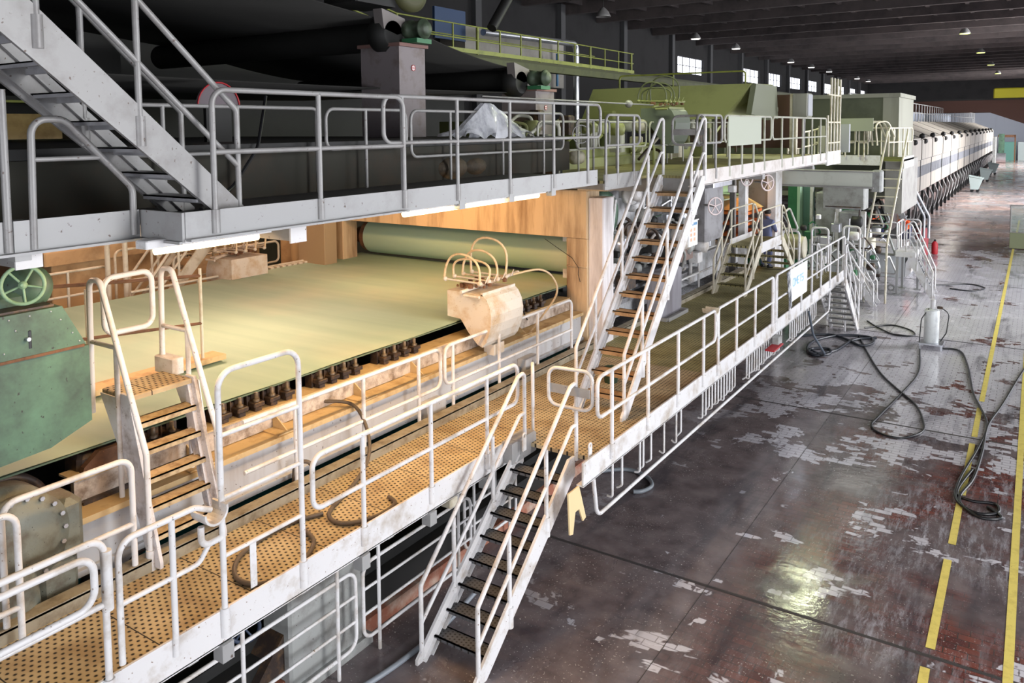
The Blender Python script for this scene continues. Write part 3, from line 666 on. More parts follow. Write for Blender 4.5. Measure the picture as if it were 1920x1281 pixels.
# aluminium stairs and mesh conveyor near the orange workers
t = Thing('leaning_stairs', 'bare aluminium handrails and stair stringers slanting down beside the orange-clad workers', 'stairs')
t.part('handrail', MB().pipe([(-5.3, 40, 4.2), (-4.3, 41, 1.9), (-4.3, 41, .9)], .06, .3), ALU)
t.part('handrail', MB().pipe([(-5.1, 40, 4.2), (-4.1, 41, 1.9), (-4.1, 41, .9)], .06, .3), ALU)
t.part('stringer', MB().prism([(-5.9, 3.6), (-5.65, 3.6), (-4.2, .1), (-4.5, .1)], 'y', 40, 40.15), GAL)
for k in range(12): t.part('tread', MB().box(-5.72+.118*k, -5.5+.118*k, 39.6, 40.3, 3.3-.27*k, 3.33-.27*k), ALU)
t.done()
# ---------------- upper gallery (left) ----------------
GU = 'grey railings of the upper gallery'
t = Thing('upper_gallery', 'upper steel gallery with grey toe boards crossing the left half at eye level', 'walkway')
ZU = 5.43
t.part('deck', MB().box(-7.4, -6.48, -1, 4.0, 5.29, 5.34).box(-7.4, -5.88, 4.0, 11.4, 5.29, 5.34), mat('dark_perforated_deck', (60, 58, 58), .6, 0, (40, 38, 38), .5, 8))
tb = MB().box(-6.48, -6.45, -1, 3.96, ZU-.25, ZU).box(-6.48, -6.38, -1, 3.96, ZU-.26, ZU-.24)
t.part('toe_board', tb, FASG, label='left stretch of toe board')
t.part('toe_board', MB().box(-6.45, -5.86, 3.965, 3.99, ZU-.25, ZU-.002).box(-6.45, -5.86, 3.935, 3.964, ZU-.262, ZU-.24), FASG, label='short cross toe board')
t.part('toe_board', MB().box(-5.88, -5.852, 3.992, 6.72, ZU-.23, ZU).box(-5.85, -5.78, 3.992, 6.72, ZU-.24, ZU-.22), FASG, label='middle stretch of toe board')
t.part('toe_board', MB().box(-5.90, -5.87, 6.72, 11.4, ZU-.24, ZU), FASG, label='right stretch of toe board, rust spotted')
t.part('beam', MB().box(-9.0, -6.05, 5.28, 5.44, 5.02, 5.2), GAL); t.part('beam', MB().box(-9.4, -6.5, 2.98, 3.14, 5.06, 5.17), GAL)
t.part('beam_end', MB().box(-6.06, -6.04, 5.26, 5.46, 5.0, 5.2), WHT); t.part('beam_end', MB().box(-6.499, -6.48, 2.96, 3.16, 5.05, 5.17), WHT)
for y in (3.0, 7.8, 8.9, 10): t.part('bracket', MB().box(-5.95 if y > 4 else -6.55, -5.86 if y > 4 else -6.44, y-.06, y+.06, 5.12, 5.43), FASG)
t.part('joists', MB().box(-7.4, -5.9, 7.7, 7.8, 5.16, 5.29).box(-7.4, -5.9, 9.9, 10, 5.16, 5.29).box(-7.3, -7.1, -1, 11.4, 5.1, 5.29), GAL)
t.done()
def urail(label, A, B, **k): return rail(label, A, B, group=GU, m=GAL, **k)
t = Thing('guard_railing', 'grey arched handrail at the far left end of the upper gallery', 'railing', GU)
t.part('top_rail', MB().pipe([(-6.44, 3.08, 5.2), (-6.44, 3.1, 6.2), (-6.44, 3.35, 6.2), (-6.44, 3.9, 5.62), (-6.44, 3.9, 5.22)], .028, .13), GAL)
t.part('mid_rail', MB().tube([(-6.44, 3.1, 5.89), (-6.44, 3.62, 5.89)], .02), GAL)
t.part('post', MB().tube([(-6.44, 2.9, 5.2), (-6.44, 2.9, 6.42)], .03), GAL)
t.part('top_bar', MB().tube([(-6.44, 2.9, 6.40), (-6.44, 1.8, 6.40)], .024), GAL)
t.done()
urail('grey railing of the upper gallery between the big stairs and the square pillar', (-5.85, 4.28, ZU), (-5.85, 6.72, ZU), ends=('post', 'post'), posts=(1.2,), h=1.02, mid=.49, r=.025)
urail('grey upper gallery railing in front of the plastic sheet, closed by a loop', (-5.87, 6.42, ZU), (-5.87, 11.5, ZU), ends=('loop', 'loop'), posts=(.3, 1.3, 2.45, 3.6, 4.65), h=1.03, mid=.52, r=.024)
GI2 = 'grey inner railings of the upper gallery'
urail2 = lambda label, A, B, **k: rail(label, A, B, group=GI2, m=GAL, sleeve=False, drop=.08, **k)
urail2('inner grey gallery railing seen behind the foot of the big stairs', (-7.35, 3.6, 5.36), (-7.35, 6.9, 5.36), ends=('open', 'loop'), posts=(1.2, 2.1, 3.25), h=1.0, mid=.5, r=.022)
urail2('inner grey gallery railing behind the rail loops left of the square pillar', (-7.35, 7.0, 5.36), (-7.35, 8.5, 5.36), ends=('loop', 'loop'), posts=(.7, ), h=1.0, mid=.5, r=.022)
urail2('inner grey gallery railing supporting the plastic sheet', (-7.35, 8.6, 5.36), (-7.35, 12.9, 5.36), ends=('loop', 'loop'), posts=(.9, 2.3, 3.6), h=1.0, mid=.35, r=.022)
urail2('inner grey gallery hoop right of the plastic sheet, with the round handwheel', (-7.35, 13.4, 5.3), (-7.35, 14.8, 5.3), ends=('loop', 'loop'), posts=(.7,), h=.95, mid=.4, r=.022)
# the big stairs at top left
t, T = stair('large grey stairs at the top left corner, underside of its treads visible', (-6.05, 2.55, 7.3), (0, 1, 0), .78, .222, .235, 9, mat('scuffed_steel_tread', (150, 150, 154), .5, .1, (110, 108, 108), .4, 3), GAL, nose=.075, hand=.98, loop=1.0, d=.26, post_at=(.2, .56), rr=.027, midh=.5, foot=0.02)
t.done()
# drooping hose and lamp tubes under the gallery
def tube_lamp(x, y0, y1, z, label):
    t = Thing('tube_lamp', label, 'lamp', 'glowing tube lamps under the upper gallery')
    t.part('housing', MB().bbox(x-.09, x+.07, y0-.12, y1+.12, z+.05, z+.12, .01), WHT)
    t.part('tube', MB().cyl((x, y0, z+.02), (x, y1, z+.02), .035, 12), TUBE); t.done()
    area('warm_tube_light', (x, (y0+y1)/2, z-.04), (-.35, 0, -1), .12, (y1-y0), 120 if y1-y0 > 2 else 40, (1, .6, .24))
tube_lamp(-6.15, 3.9, 4.95, 5.08, 'short glowing tube lamp under the left part of the upper gallery')
tube_lamp(-5.98, 6.85, 9.75, 5.12, 'long glowing tube lamp under the toe board above the white portal')
for (x, y, z, p) in ((-11.0, 4.5, 5.6, 130), (-10.5, 8.0, 5.6, 150), (-11.5, 11.5, 5.4, 40), (-16, 8, 5.6, 60), (-16, 12, 5.4, 50)):
    area('warm_machine_light', (x, y, z), (0, 0, -1), 1.4, .25, p, (1, .6, .4))
area('portal_warm_fill', (-10.3, 11.6, 5.5), (.1, 1, -.55), 2.4, .2, 95, (1, .5, .16))  # added warm fill with no fixture, tints the portal front
area('walkway_warm_fill', (-6.7, 6.5, 5.15), (.05, 0, -1), .2, 5, 26, (1, .62, .26))  # added warm fill beside the tubes, brightens deck and rails
# dark structure above the felt: gallery underside and press beams
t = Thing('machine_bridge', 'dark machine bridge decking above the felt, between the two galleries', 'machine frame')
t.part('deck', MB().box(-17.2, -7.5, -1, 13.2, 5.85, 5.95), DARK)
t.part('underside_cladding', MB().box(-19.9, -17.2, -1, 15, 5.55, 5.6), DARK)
t.part('kerb_beam', MB().box(-7.8, -7.5, -1, 13.4, 5.3, 5.845), mat('olive_dark_beam', (36, 35, 26), .8, 0, (52, 40, 28), .4, 2))  # kerb beam raised as a dark sheet over the shade below the deck
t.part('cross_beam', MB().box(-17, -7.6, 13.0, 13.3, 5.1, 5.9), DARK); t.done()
# ---------------- upper gallery (right, olive) ----------------
ZR = 5.32
t = Thing('upper_gallery', 'right-hand upper gallery with olive deck and pale toe boards, beyond the tall stairs', 'walkway')
t.part('deck', MB().box(-8.6, -5.12, 13.75, 26.1, 5.17, 5.22).box(-8.6, -6.0, 11.9, 13.75, 5.17, 5.22), DECKO)
t.part('toe_board', MB().box(-6.02, -5.99, 11.9, 13.35, 5.06, ZR), FASG)
t.part('toe_board', MB().box(-5.12, -5.09, 13.6, 24.2, 5.04, ZR).box(-5.2, -5.09, 13.6, 24.2, 5.03, 5.05), mat('pale_cream_toe_board', (206, 200, 196), .5, 0, (150, 134, 120), .3, 2))
for y in (13.8, 18.2, 23.0): t.part('beam', MB().box(-8.6, -5.2, y, y+.2, 4.9, 5.17), GAL)
for y in (18.6, 23.8): t.part('support_leg', MB().box(-7.75, -7.6, y-.08, y+.08, 0, 5.1), GAL)
t.done()
UPW = mat('greenish_white_rail_paint', (176, 176, 164), .5, 0, (136, 132, 116), .4, 3)
GR = 'pale railings of the right-hand upper gallery'
def rr_(label, x, y0, y1, **k): return rail(label, (x, y0, ZR), (x, y1, ZR), group=GR, m=k.pop('m', UPW), r=.024, h=.99, mid=.48, **k)
rr_('short gallery railing left of the head of the tall stairs', -6.0, 11.95, 13.3, ends=('post', 'loop'), posts=(.45, 1.1), m=GAL)
rr_('first loop railing right of the head of the tall stairs', -5.1, 13.75, 15.1, ends=('loop', 'loop'), posts=(.35, 1.0), m=GAL)
rr_('gallery railing carrying the blank white sign board', -5.1, 15.25, 18.5, ends=('loop', 'loop'), posts=(.3, 1.1, 1.9, 2.7))
rr_('last gallery railing before the caged ladder', -5.1, 18.6, 24.1, ends=('loop', 'post'), posts=(.8, 1.8, 2.8, 3.8, 4.8))
solo('sign_board', MB().box(-5.06, -5.05, 15.35, 17.55, 5.72, 6.3), mat('blank_white_board', (170, 176, 160), .6), 'blank white board tied to the upper gallery railing', 'sign')
GR2 = 'inner railings of the right-hand upper gallery'
for i, (y0, y1, lb) in enumerate(((12.4, 14.6, 'inner hoop railing behind the tall stairs head, leftmost'), (14.8, 17.2, 'inner hoop railing behind the first loop of the gallery'), (17.4, 20.4, 'inner hoop railing behind the blank board'), (20.6, 24, 'inner hoop railing beside the grey cabin'))):
    rail(lb, (-7.6, y0, 5.22), (-7.6, y1, 5.22), group=GR2, m=UPW, r=.022, h=1.0, mid=.45, posts=((y1-y0)*.35, (y1-y0)*.7), sleeve=False, drop=.02)
# caged ladder frame on the gallery end
t = Thing('caged_ladder', 'white ladder cage standing at the end of the upper gallery', 'ladder')
for k in range(5): t.part('upright', MB().tube([(-5.1, 24.3+.42*k, 5.0), (-5.1, 24.3+.42*k, 7.5 if k > 0 else 6.4)], .03, 8), YRL)
for z in (5.6, 6.2, 7.0): t.part('hoop_bar', MB().tube([(-5.1, 24.3, z), (-5.1, 25.98, z)], .025, 8), YRL)
t.part('toe_board', MB().box(-5.12, -5.08, 24.25, 26.1, 4.95, 5.35), WHT)
t.done()
# ---------------- wire section ----------------
ZF = 2.92
t = Thing('felt_sheet', 'wide pale green woven felt lying flat over the table, left half of the view', 'felt')
fm = MB(); NX, NY = 24, 50; x0, x1, y0, y1 = -14.6, -7.93, -.5, 15.05
vs = [(x0+(x1-x0)*i/NX, y0+(y1-y0)*j/NY, ZF+.006*math.sin(j*.8+i*.2)-.012*math.sin(PI*i/NX)) for j in range(NY+1) for i in range(NX+1)]
vs2 = [(a, b_, c-.02) for a, b_, c in vs]; N = len(vs)
fs = [(j*(NX+1)+i, j*(NX+1)+i+1, (j+1)*(NX+1)+i+1, (j+1)*(NX+1)+i) for j in range(NY) for i in range(NX)]
fm.add(vs, fs, True); fm.add(vs2, [q[::-1] for q in fs], True)
t.part('felt', fm, FELT)
t.part('guide_roller', MB().cyl((-14.5, 3.05, 3.0), (-7.75, 3.05, 3.0), .07, 16), RUST)
t.part('felt_edge', MB().box(x1-.06, x1+.002, y0, y1, ZF-.03, ZF-.012), mat('felt_edge', (96, 112, 92), .9)); t.done()
t = Thing('felt_roll', 'big horizontal roll wrapped in green felt under the white portal', 'roll')
t.part('roll_shell', MB().cyl((-14.1, 15.0, 3.4), (-7.6, 15.0, 3.4), .42, 40), FELT)
t.part('roll_journal', MB().cyl((-14.6, 15, 3.4), (-14.1, 15, 3.4), .2, 20).cyl((-14.25, 15, 3.4), (-14.1, 15, 3.4), .4, 24), RUST); t.done()
solo('felt_sheet', MB().box(-14.4, -7.95, 15.2, 30, 3.85, 3.88), FELT, 'green felt return run above the roll, behind the portal', 'felt')
t = Thing('portal_frame', 'rust-streaked white portal frame straddling the green felt', 'machine frame')
t.part('lintel', MB().bbox(-18, -7.43, 13.98, 14.52, 3.9, 4.86, .02).box(-7.6, -6.95, 13.9, 14.6, 4.865, 4.96), CONC)
t.part('pillar', MB().bbox(-7.92, -7.43, 14.0, 14.55, .3, 3.9, .02), CONC)
t.part('pillar', MB().bbox(-14.9, -14.2, 14.0, 14.5, .3, 3.95, .02), CONC)
t.part('bolted_plate', MB().box(-7.9, -7.45, 13.97, 13.999, 3.32, 3.34), CONC)
t.part('side_plate', MB().bbox(-7.435, -7.1, 14.03, 14.5, .3, 4.72, .02), mat('white_streaked_plate', (222, 218, 220), .6, 0, (150, 140, 136), .4, 3, None, True)); t.done()
solo('twig_branch', MB().tube([(-8.3, 13.8, 3.86), (-8.05, 13.85, 3.7), (-7.75, 13.93, 3.5), (-7.6, 13.94, 3.3), (-7.62, 13.95, 3.18), (-7.58, 13.96, 3.02)], .006, 6), DARK, 'thin dark cable end poking out from the portal pillar', 'cable')
# crane-like beam along the table with stock-covered top
t = Thing('machine_beam', 'long pale grey steel beam with a tan dirt-covered top, running beside the inner railings', 'machine frame')
t.part('web', MB().box(-7.62, -7.56, 3.8, 13.95, 1.9, 2.38).box(-7.75, -7.5, 3.8, 13.95, 1.86, 1.92), BEAM)
t.part('top_flange', MB().box(-8.05, -7.5, 3.75, 13.95, 2.36, 2.42), BEAMT)
for y in (8.9, 11.6): t.part('stiffener_box', MB().bbox(-7.56, -7.38, y, y+.45, 1.55, 2.05), BEAM)
for y in (5.25, 6.45, 7.85, 9.05, 11.9): t.part('gusset', MB().box(-7.82, -7.53, y-.16, y+.16, 2.42, 2.435).add([(-7.82, y-.008, 2.435), (-7.56, y-.008, 2.435), (-7.82, y-.008, 2.62), (-7.82, y+.008, 2.435), (-7.56, y+.008, 2.435), (-7.82, y+.008, 2.62)], [(0, 1, 2), (3, 5, 4), (0, 3, 4, 1), (1, 4, 5, 2), (2, 5, 3, 0)]), BEAMT)
t.done()
t = Thing('machine_beam', 'narrow spattered beam carrying the row of bolted clamps under the felt edge', 'machine frame')
t.part('web', MB().box(-7.88, -7.82, 4.0, 13.95, 2.43, 2.66), mat('spattered_beam', (196, 184, 172), .6, 0, (104, 84, 66), .6, 5, (70, 50, 40)))
t.part('top_flange', MB().box(-8.1, -7.8, 4.0, 13.95, 2.665, 2.685), BEAMT); t.done()
BOLT = mat('oily_bolt_steel', (104, 92, 78), .45, .4, (60, 50, 42), .5, 12)
def clamp(y, label):
    t = Thing('bolted_clamp', label, 'clamp', 'greasy bolted clamps along the felt edge'); x = -7.94
    t.part('block', MB().bbox(x-.13, x-.02, y-.09, y+.09, 2.69, 2.86, .015).box(x-.02, x-.005, y-.03, y+.095, 2.69, 2.88).box(x-.13, x-.0, y-.1, y-.085, 2.69, 2.885), GUT)
    yk_ = t.part('yoke', MB().bbox(x-.03, x+.12, y-.08, y+.08, 2.75, 2.80, .01).bbox(x-.01, x+.1, y-.05, y+.05, 2.69, 2.745, .01), GUT)
    t.part('bolt', MB().lathe([(.042, 0), (.042, .03), (.026, .031), (.026, .1), (.02, .11)], (x+.05, y, 2.80), seg=10), BOLT, yk_); t.done()
ys = [4.9, 5.12, 5.78, 6.02, 6.26, 6.5, 6.74, 7.3, 7.52, 7.74, 7.96, 8.55, 8.77, 9.0, 9.22, 12.2, 12.45, 12.7, 12.95]
ORDN = ['first', 'second', 'third', 'fourth', 'fifth', 'sixth', 'seventh', 'eighth', 'ninth', 'tenth', 'eleventh', 'twelfth', 'thirteenth', 'fourteenth', 'fifteenth', 'sixteenth', 'seventeenth', 'eighteenth', 'nineteenth', 'twentieth']
for i, y in enumerate(ys): clamp(y, 'greasy bolted clamp under the felt edge, %s of the row counted from the ladder stairs' % ORDN[i])
t = Thing('machine_bed', 'dark inner bed of the table below the felt, with teal return felt showing through', 'machine frame')
t.part('bed', MB().box(-14.4, -8.35, -.5, 13.9, 1.7, 2.4), DARK)
t.part('return_felt', MB().box(-14.4, -7.55, -.5, 16, 1.16, 1.2), TEAL)
t.part('lower_rail', MB().box(-7.5, -6.7, -1, 14, .1, .5).box(-7.0, -6.9, -1, 16, .5, .62), DARK)
t.part('curb', MB().box(-6.85, -6.6, 2, 24, 0, .18), mat('brick_curb', (150, 92, 70), .7, 0, (190, 176, 160), .5, 3)); t.done()
# hopper with looping hoses (near side) and its twin (far side)
def hopper(label, ox, oy, oz, flip, m1, m2, hm=None):
    t = Thing('hose_hopper', label, 'hopper', 'hose-topped hoppers at the felt edges'); F = -1 if flip else 1
    X = lambda x: ox+F*x
    prof = [(-.72, .45), (-.72, .02), (-.45, 0), (-.3, -.2), (-.12, -.38), (-.02, -.42), (.05, -.34), (.11, -.2), (.15, -.05), (.16, .1), (.13, .25), (.06, .38), (-.02, .44)]
    pr = [(X(a), oz+b_) for a, b_ in prof]
    mb = MB(); n = len(pr); ya, yb = oy, oy+.95
    mb.add([(a, ya, b_) for a, b_ in pr]+[(a, yb, b_) for a, b_ in pr], [tuple(range(n)), tuple(range(2*n-1, n-1, -1))]+[(i, (i+1) % n, n+(i+1) % n, n+i) for i in range(n)])
    t.part('body', mb, m1)
    t.part('front_strip', MB().box(min(X(-.04), X(.0)), max(X(-.04), X(.0)), ya, yb, oz+.42, oz+.47), m2)
    t.part('shaft', MB().cyl((X(-.35), ya-.12, oz+.47), (X(-.1), yb+.25, oz+.62), .03, 10).cyl((X(-.3), ya-.1, oz+.42), (X(.0), ya-.1, oz+.42), .025, 8), m2)
    for k in range(4):
        y = oy+.06+.25*k; xa, xb = X(-.82), X(-.1)
        mp_ = t.part('manifold_pipe', MB().cyl((X(-.82), y, oz+.62), (X(-.08), y+.02, oz+.6), .018, 8).ball((X(-.8), y, oz+.62), .04).ball((X(-.1), y, oz+.6), .045), m2)
        hh = (.42, .3, .42, .6)[k]
        pts = []
        for j in range(15):
            a = PI*j/14; pts.append((xa+(xb-xa)*(1-math.cos(a))/2-(.06*math.sin(a*2) if k % 2 else 0)*F, y+.02*math.sin(a*3), oz+.64+hh*math.sin(a)**.75))
        t.part('hose', MB().tube(pts, .02, 8), hm or HOSEM, mp_)
        t.part('valve_lever', MB().cyl((X(-.05), y+.08, oz+.6), (X(0), y+.1, oz+.72), .01, 6), m2, mp_)
    mb = MB()
    for k in range(40):
        mb.bbox(*(lambda a, b_, c, s_: (a-s_, a+s_, b_-s_, b_+s_, c-s_, c+s_))(X(random.uniform(-.6, 0)), oy+random.uniform(.02, .92), oz+.52+random.uniform(0, .05), random.uniform(.015, .035)))
    fi_ = t.part('fittings', mb, RUST)
    t.part('foot_bracket', MB().box(min(X(-.2), X(.0)), max(X(-.2), X(.0)), ya+.3, ya+.6, oz-.62, oz-.44), m1)
    e_ = t.done(); [o for o in e_.children if o.name.startswith('fittings')][0]['kind'] = 'stuff'; return e_
HP = mat('cream_dirty_steel', (206, 200, 190), .55, 0, (176, 146, 104), .45, 3, (130, 100, 70))
hopper('cream steel hopper with four looping hoses on the near edge of the green felt', -7.36, 10.3, 3.0, False, HP, HP)
hopper('cream hopper with looping hoses on the far edge of the felt, below the upper gallery', -15.0, 10.8, 2.9, True, HP, HP)
mb = MB(); mb.tube(spl([(-7.4, 11.25, 3.62), (-7.1, 11.6, 3.68), (-7.0, 11.9, 3.5), (-7.05, 12.1, 3.15), (-7.45, 12.1, 2.6), (-7.6, 12.1, 2.42)]), .018, 8)
solo('loose_hose', mb, HOSEM, 'pale hose curving down from the right end of the near hopper', 'hose')
solo('loose_cable', MB().tube([(-7.5, 11.3, 3.4), (-7.5, 11.5, 3.25), (-7.55, 11.7, 3.0), (-7.5, 11.85, 2.7)], .012, 6), BLK, 'thin black cable behind the right end of the near hopper', 'cable')
# hoses hanging at the inner railings, and on the deck
solo('walkway_hose', MB().tube(spl([(-7.85, 7.3, 2.5), (-7.5, 7.5, 2.46), (-7.2, 7.45, 2.2), (-6.95, 7.2, 1.95), (-6.75, 6.7, 1.83), (-6.5, 6.1, 1.83), (-6.2, 6.0, 1.83), (-6.0, 6.3, 1.83), (-6.02, 6.65, 1.83), (-6.2, 6.75, 1.83)]), .024, 8), HOSEG, 'grey-brown hose hanging over the inner railing down onto the walkway deck', 'hose')
cl = [( -6.3+.42*math.cos(a)*1.0, 5.05+.5*math.sin(a), 1.825+.002*i) for i, a in enumerate([.3+.28*k for k in range(19)])]
solo('walkway_hose', MB().tube(spl([(-6.55, 6.05, 1.83), (-6.7, 5.6, 1.83), (-6.6, 5.0, 1.83), (-6.3, 4.7, 1.83), (-6.0, 4.75, 1.83), (-5.93, 5.1, 1.83), (-6.15, 5.55, 1.83), (-6.5, 5.7, 1.84), (-6.7, 5.9, 1.83)]), .024, 8), HOSEG, 'brown hose lying in a loop on the walkway deck beside the tall hoop', 'hose')
solo('walkway_hose', MB().tube(fillet([(-7.45, 6.4, 1.4), (-7.42, 6.42, 2.05), (-7.3, 6.55, 2.1), (-7.22, 6.7, 1.5)], .12), .026, 8), HOSEG, 'short brown hose bent over the kerb left of the long hose', 'hose')
# green gearbox with handwheel
t = Thing('gearbox_cabinet', 'scratched green gearbox cabinet hanging at the left edge of the felt', 'machine cabinet')
X = -7.3
t.part('lower_box', MB().box(-8.3, X, 2.2, 3.93, 3.42, 4.13).add([(-8.3, 2.2, 3.42), (X, 2.2, 3.42), (X, 3.93, 3.42), (-8.3, 3.93, 3.42), (-8.3, 2.2, 3.25), (X, 2.2, 3.2), (X, 3.55, 3.28), (-8.3, 3.55, 3.28)], [(0, 1, 5, 4), (1, 2, 6, 5), (2, 3, 7, 6), (3, 0, 4, 7), (4, 5, 6, 7)]), GRNP)
uc_ = t.part('upper_cover', MB().prism([(2.2, 4.15), (3.9, 4.15), (3.7, 4.54), (2.2, 4.54)], 'x', -8.3, X+.01), GRNP)
for y, z in ((3.25, 4.5), (3.42, 4.505), (3.6, 4.51), (3.68, 4.42), (3.78, 4.28), (3.84, 4.19), (3.2, 4.22), (3.3, 4.4)): t.part('screw', MB().ball((X+.012, y, z), .008, seg=8, rings=5), ALU, uc_)
t.part('slot_latch', MB().bbox(X, X+.016, 3.4, 3.43, 4.22, 4.38), BLK, uc_); t.part('latch_knob', MB().cyl((X, 3.39, 4.31), (X+.05, 3.39, 4.31), .018, 8), SST, uc_)
t.part('rusty_base', MB().box(-8.3, X+.02, 2.2, 3.88, 4.13, 4.155), RUST); t.part('top_tray', MB().box(-8.3, X-.05, 2.2, 3.66, 4.54, 4.56), GUT)
t.part('mount_arm', MB().box(-8.6, -8.3, 2.3, 3.4, 3.5, 4.4).box(-8.6, -8.35, 2.3, 2.8, .0, 3.5), GRND); t.done()
t = Thing('handwheel', 'green five-spoked handwheel on a round housing above the gearbox cabinet', 'handwheel')
c = Vector((-7.42, 3.44, 4.76)); ax = Vector((.8, -.5, .12)).normalized(); u = ax.orthogonal().normalized(); v = ax.cross(u)
t.part('rim', MB().torus(c, ax, .165, .017, 36, 10), GRNW)
for k in range(5):
    a = 2*PI*k/5+.3; t.part('spoke', MB().tube([c, c+(u*math.cos(a)+v*math.sin(a))*.16], .011, 8), GRNW)
t.part('hub', MB().lathe([(.03, -.02), (.038, 0), (.034, .03), (.012, .045)], c, ax, 14), GRNW)
t.part('spindle', MB().cyl(c-ax*.2, c, .016, 10), GRNP)
t.part('housing', MB().lathe([(.05, 0), (.2, .02), (.21, .14), (.16, .2), (.05, .22)], c-ax*.36-Vector((0, 0, .03)), ax, 26), GRNP)
t.part('housing_base', MB().bbox(-8.1, -7.55, 3.1, 3.6, 4.56, 4.68, .04), GRNP); t.done()
# dark gear and roll ends in the left foreground
t = Thing('gear_housing', 'large oily grey-green gear housing behind the foremost railing, bottom left', 'machine')
GH = mat('oily_grey_green_casting', (118, 120, 108), .5, .1, (78, 64, 48), .6, 4, (46, 42, 38), bump=.5)
t.part('casing', MB().lathe([(.36, 0), (.44, .02), (.44, .24), (.38, .28), (.3, .42)], (-7.8, 3.28, 2.5), (1, 0, 0), 36), GH)
fg_ = t.part('flange', MB().lathe([(.42, -.02), (.43, 0), (.43, .04), (.34, .05), (.32, .08), (.12, .1)], (-7.4, 3.28, 2.5), (1, 0, 0), 36), GH)
for k in range(18):
    a = 2*PI*k/18; t.part('bolt', MB().lathe([(.022, 0), (.022, .03)], (-7.36, 3.28+.385*math.cos(a), 2.5+.385*math.sin(a)), (1, 0, 0), 6), SST, fg_)
t.part('cover_bulge', MB().bbox(-7.85, -7.36, 3.6, 3.86, 2.2, 2.72, .06), GH); t.part('column', MB().lathe([(.26, 0), (.24, .7), (.27, 1.3), (.24, 1.7)], (-7.5, 3.2, .6), (0, 0, 1), 24), GH)
t.part('side_column', MB().bbox(-7.75, -7.38, 3.44, 3.8, .3, 2.2, .05), GH); t.part('support', MB().box(-7.8, -7.3, 2.9, 3.8, 0, .62), GH); t.done()
t = Thing('roll_end', 'black greasy round roll end below the green gearbox cabinet', 'roll')
t.part('disc', MB().lathe([(.38, 0), (.42, .03), (.42, .14), (.36, .15), (.34, .1), (.1, .1)], (-8.25, 3.5, 2.42), (1, 0, 0), 40), GUT)
t.part('journal', MB().cyl((-8.2, 3.5, 2.42), (-7.9, 3.5, 2.42), .1, 20), GUT); t.done()
t = Thing('bearing_block', 'rusty bolted bearing block between the black roll end and the ladder stairs', 'machine part')
t.part('block', MB().bbox(-8.25, -7.95, 4.12, 4.66, 2.44, 2.84, .04), GUT); t.part('cap', MB().prism([(4.1, 2.6), (4.68, 2.6), (4.66, 2.86), (4.3, 2.86), (4.14, 2.74)], 'x', -7.95, -7.88), RUST)
for y in (4.16, 4.34, 4.6): t.part('bolt', MB().lathe([(.03, 0), (.03, .05), (.02, .06)], (-7.85, y, 2.44), (0, 0, 1), 8), SST)
t.part('foot', MB().box(-8.25, -7.75, 4.05, 4.75, 2.41, 2.45), GUT)
for k in range(4): t.part('shim', MB().bbox(-8.24, -8.05, 4.06+.17*k, 4.15+.17*k, 2.84, 2.9), RUST)
t.done()
t = Thing('swing_arm', 'grey plate arm below the ladder stairs with a thick oily rod', 'machine part')
t.part('plate', MB().prism([(3.5, 2.36), (5.1, 2.36), (5.1, 1.95), (4.5, 1.9), (4.2, 1.62), (3.95, 1.95), (3.6, 2.0)], 'x', -7.62, -7.55), BEAM)
t.part('rod', MB().cyl((-7.6, 3.95, 1.72), (-7.6, 4.7, 1.85), .05, 12), GUT); t.part('rod_head', MB().ball((-7.58, 4.02, 1.72), .12, .12, .12), GUT); t.done()
# rusty spray bars near the gearbox
t = Thing('spray_bar', 'brown rusty pipe frame standing on the felt table behind the ladder hoop', 'pipe frame')
t.part('pipe', MB().tube([(-9.2, 4.0, 4.42), (-9.4, 6.6, 4.15)], .022, 8), RUST)
t.part('pipe', MB().tube([(-9.2, 4.3, 3.75), (-9.4, 6.6, 3.5)], .02, 8), RUST)
for y, x in ((5.0, -9.3), (6.6, -9.4)): t.part('upright', MB().tube([(x, y, 2.95), (x, y, 4.25)], .022, 8), YRL)
t.part('trough', MB().box(-9.6, -9.3, 4.6, 6.9, 2.95, 3.02), BEAMT); t.done()
# floor-level blue handwheel and cabinet under the walkway
t = Thing('handwheel', 'dark blue handwheel below the walkway, near the bottom edge', 'handwheel'); c = Vector((-6.6, 5.0, 1.05)); DB = mat('dark_blue_cast', (50, 62, 84), .45)
t.part('rim', MB().torus(c, (.75, -.65, 0), .15, .02, 30, 8), DB)
for k in range(5):
    ax = Vector((.75, -.65, 0)).normalized(); u = Vector((0, 0, 1)); v = ax.cross(u); a = 2*PI*k/5; t.part('spoke', MB().tube([c, c+(u*math.cos(a)+v*math.sin(a))*.15], .012, 8), DB)
t.part('stem', MB().cyl(c, c-Vector((.4, -.35, 0)), .02, 8), DB); t.done()
t = Thing('valve_cabinet', 'grey stained steel cabinet under the walkway beside the blue handwheel', 'machine cabinet')
t.part('body', MB().bbox(-6.95, -6.5, 5.5, 6.6, .12, 1.45, .03), GREYP); t.part('bracket', MB().prism([(5.1, .3), (5.5, .3), (5.5, .7)], 'x', -6.9, -6.6), GUT); t.part('foot', MB().box(-7, -6.45, 5.4, 6.7, 0, .12), GREYP); t.done()
for i, (y, lb) in enumerate(((7.6, 'cream junction box hanging under the toe board left of the floor stairs'), (8.4, 'second junction box under the walkway beside the floor stairs'))):
    solo('junction_box', MB().bbox(-6.05, -5.9, y-.08, y+.08, 1.44, 1.55, .01).box(-5.99, -5.96, y-.02, y+.02, 1.55, 1.62), YRL, lb, 'box', 'junction boxes under the walkway')
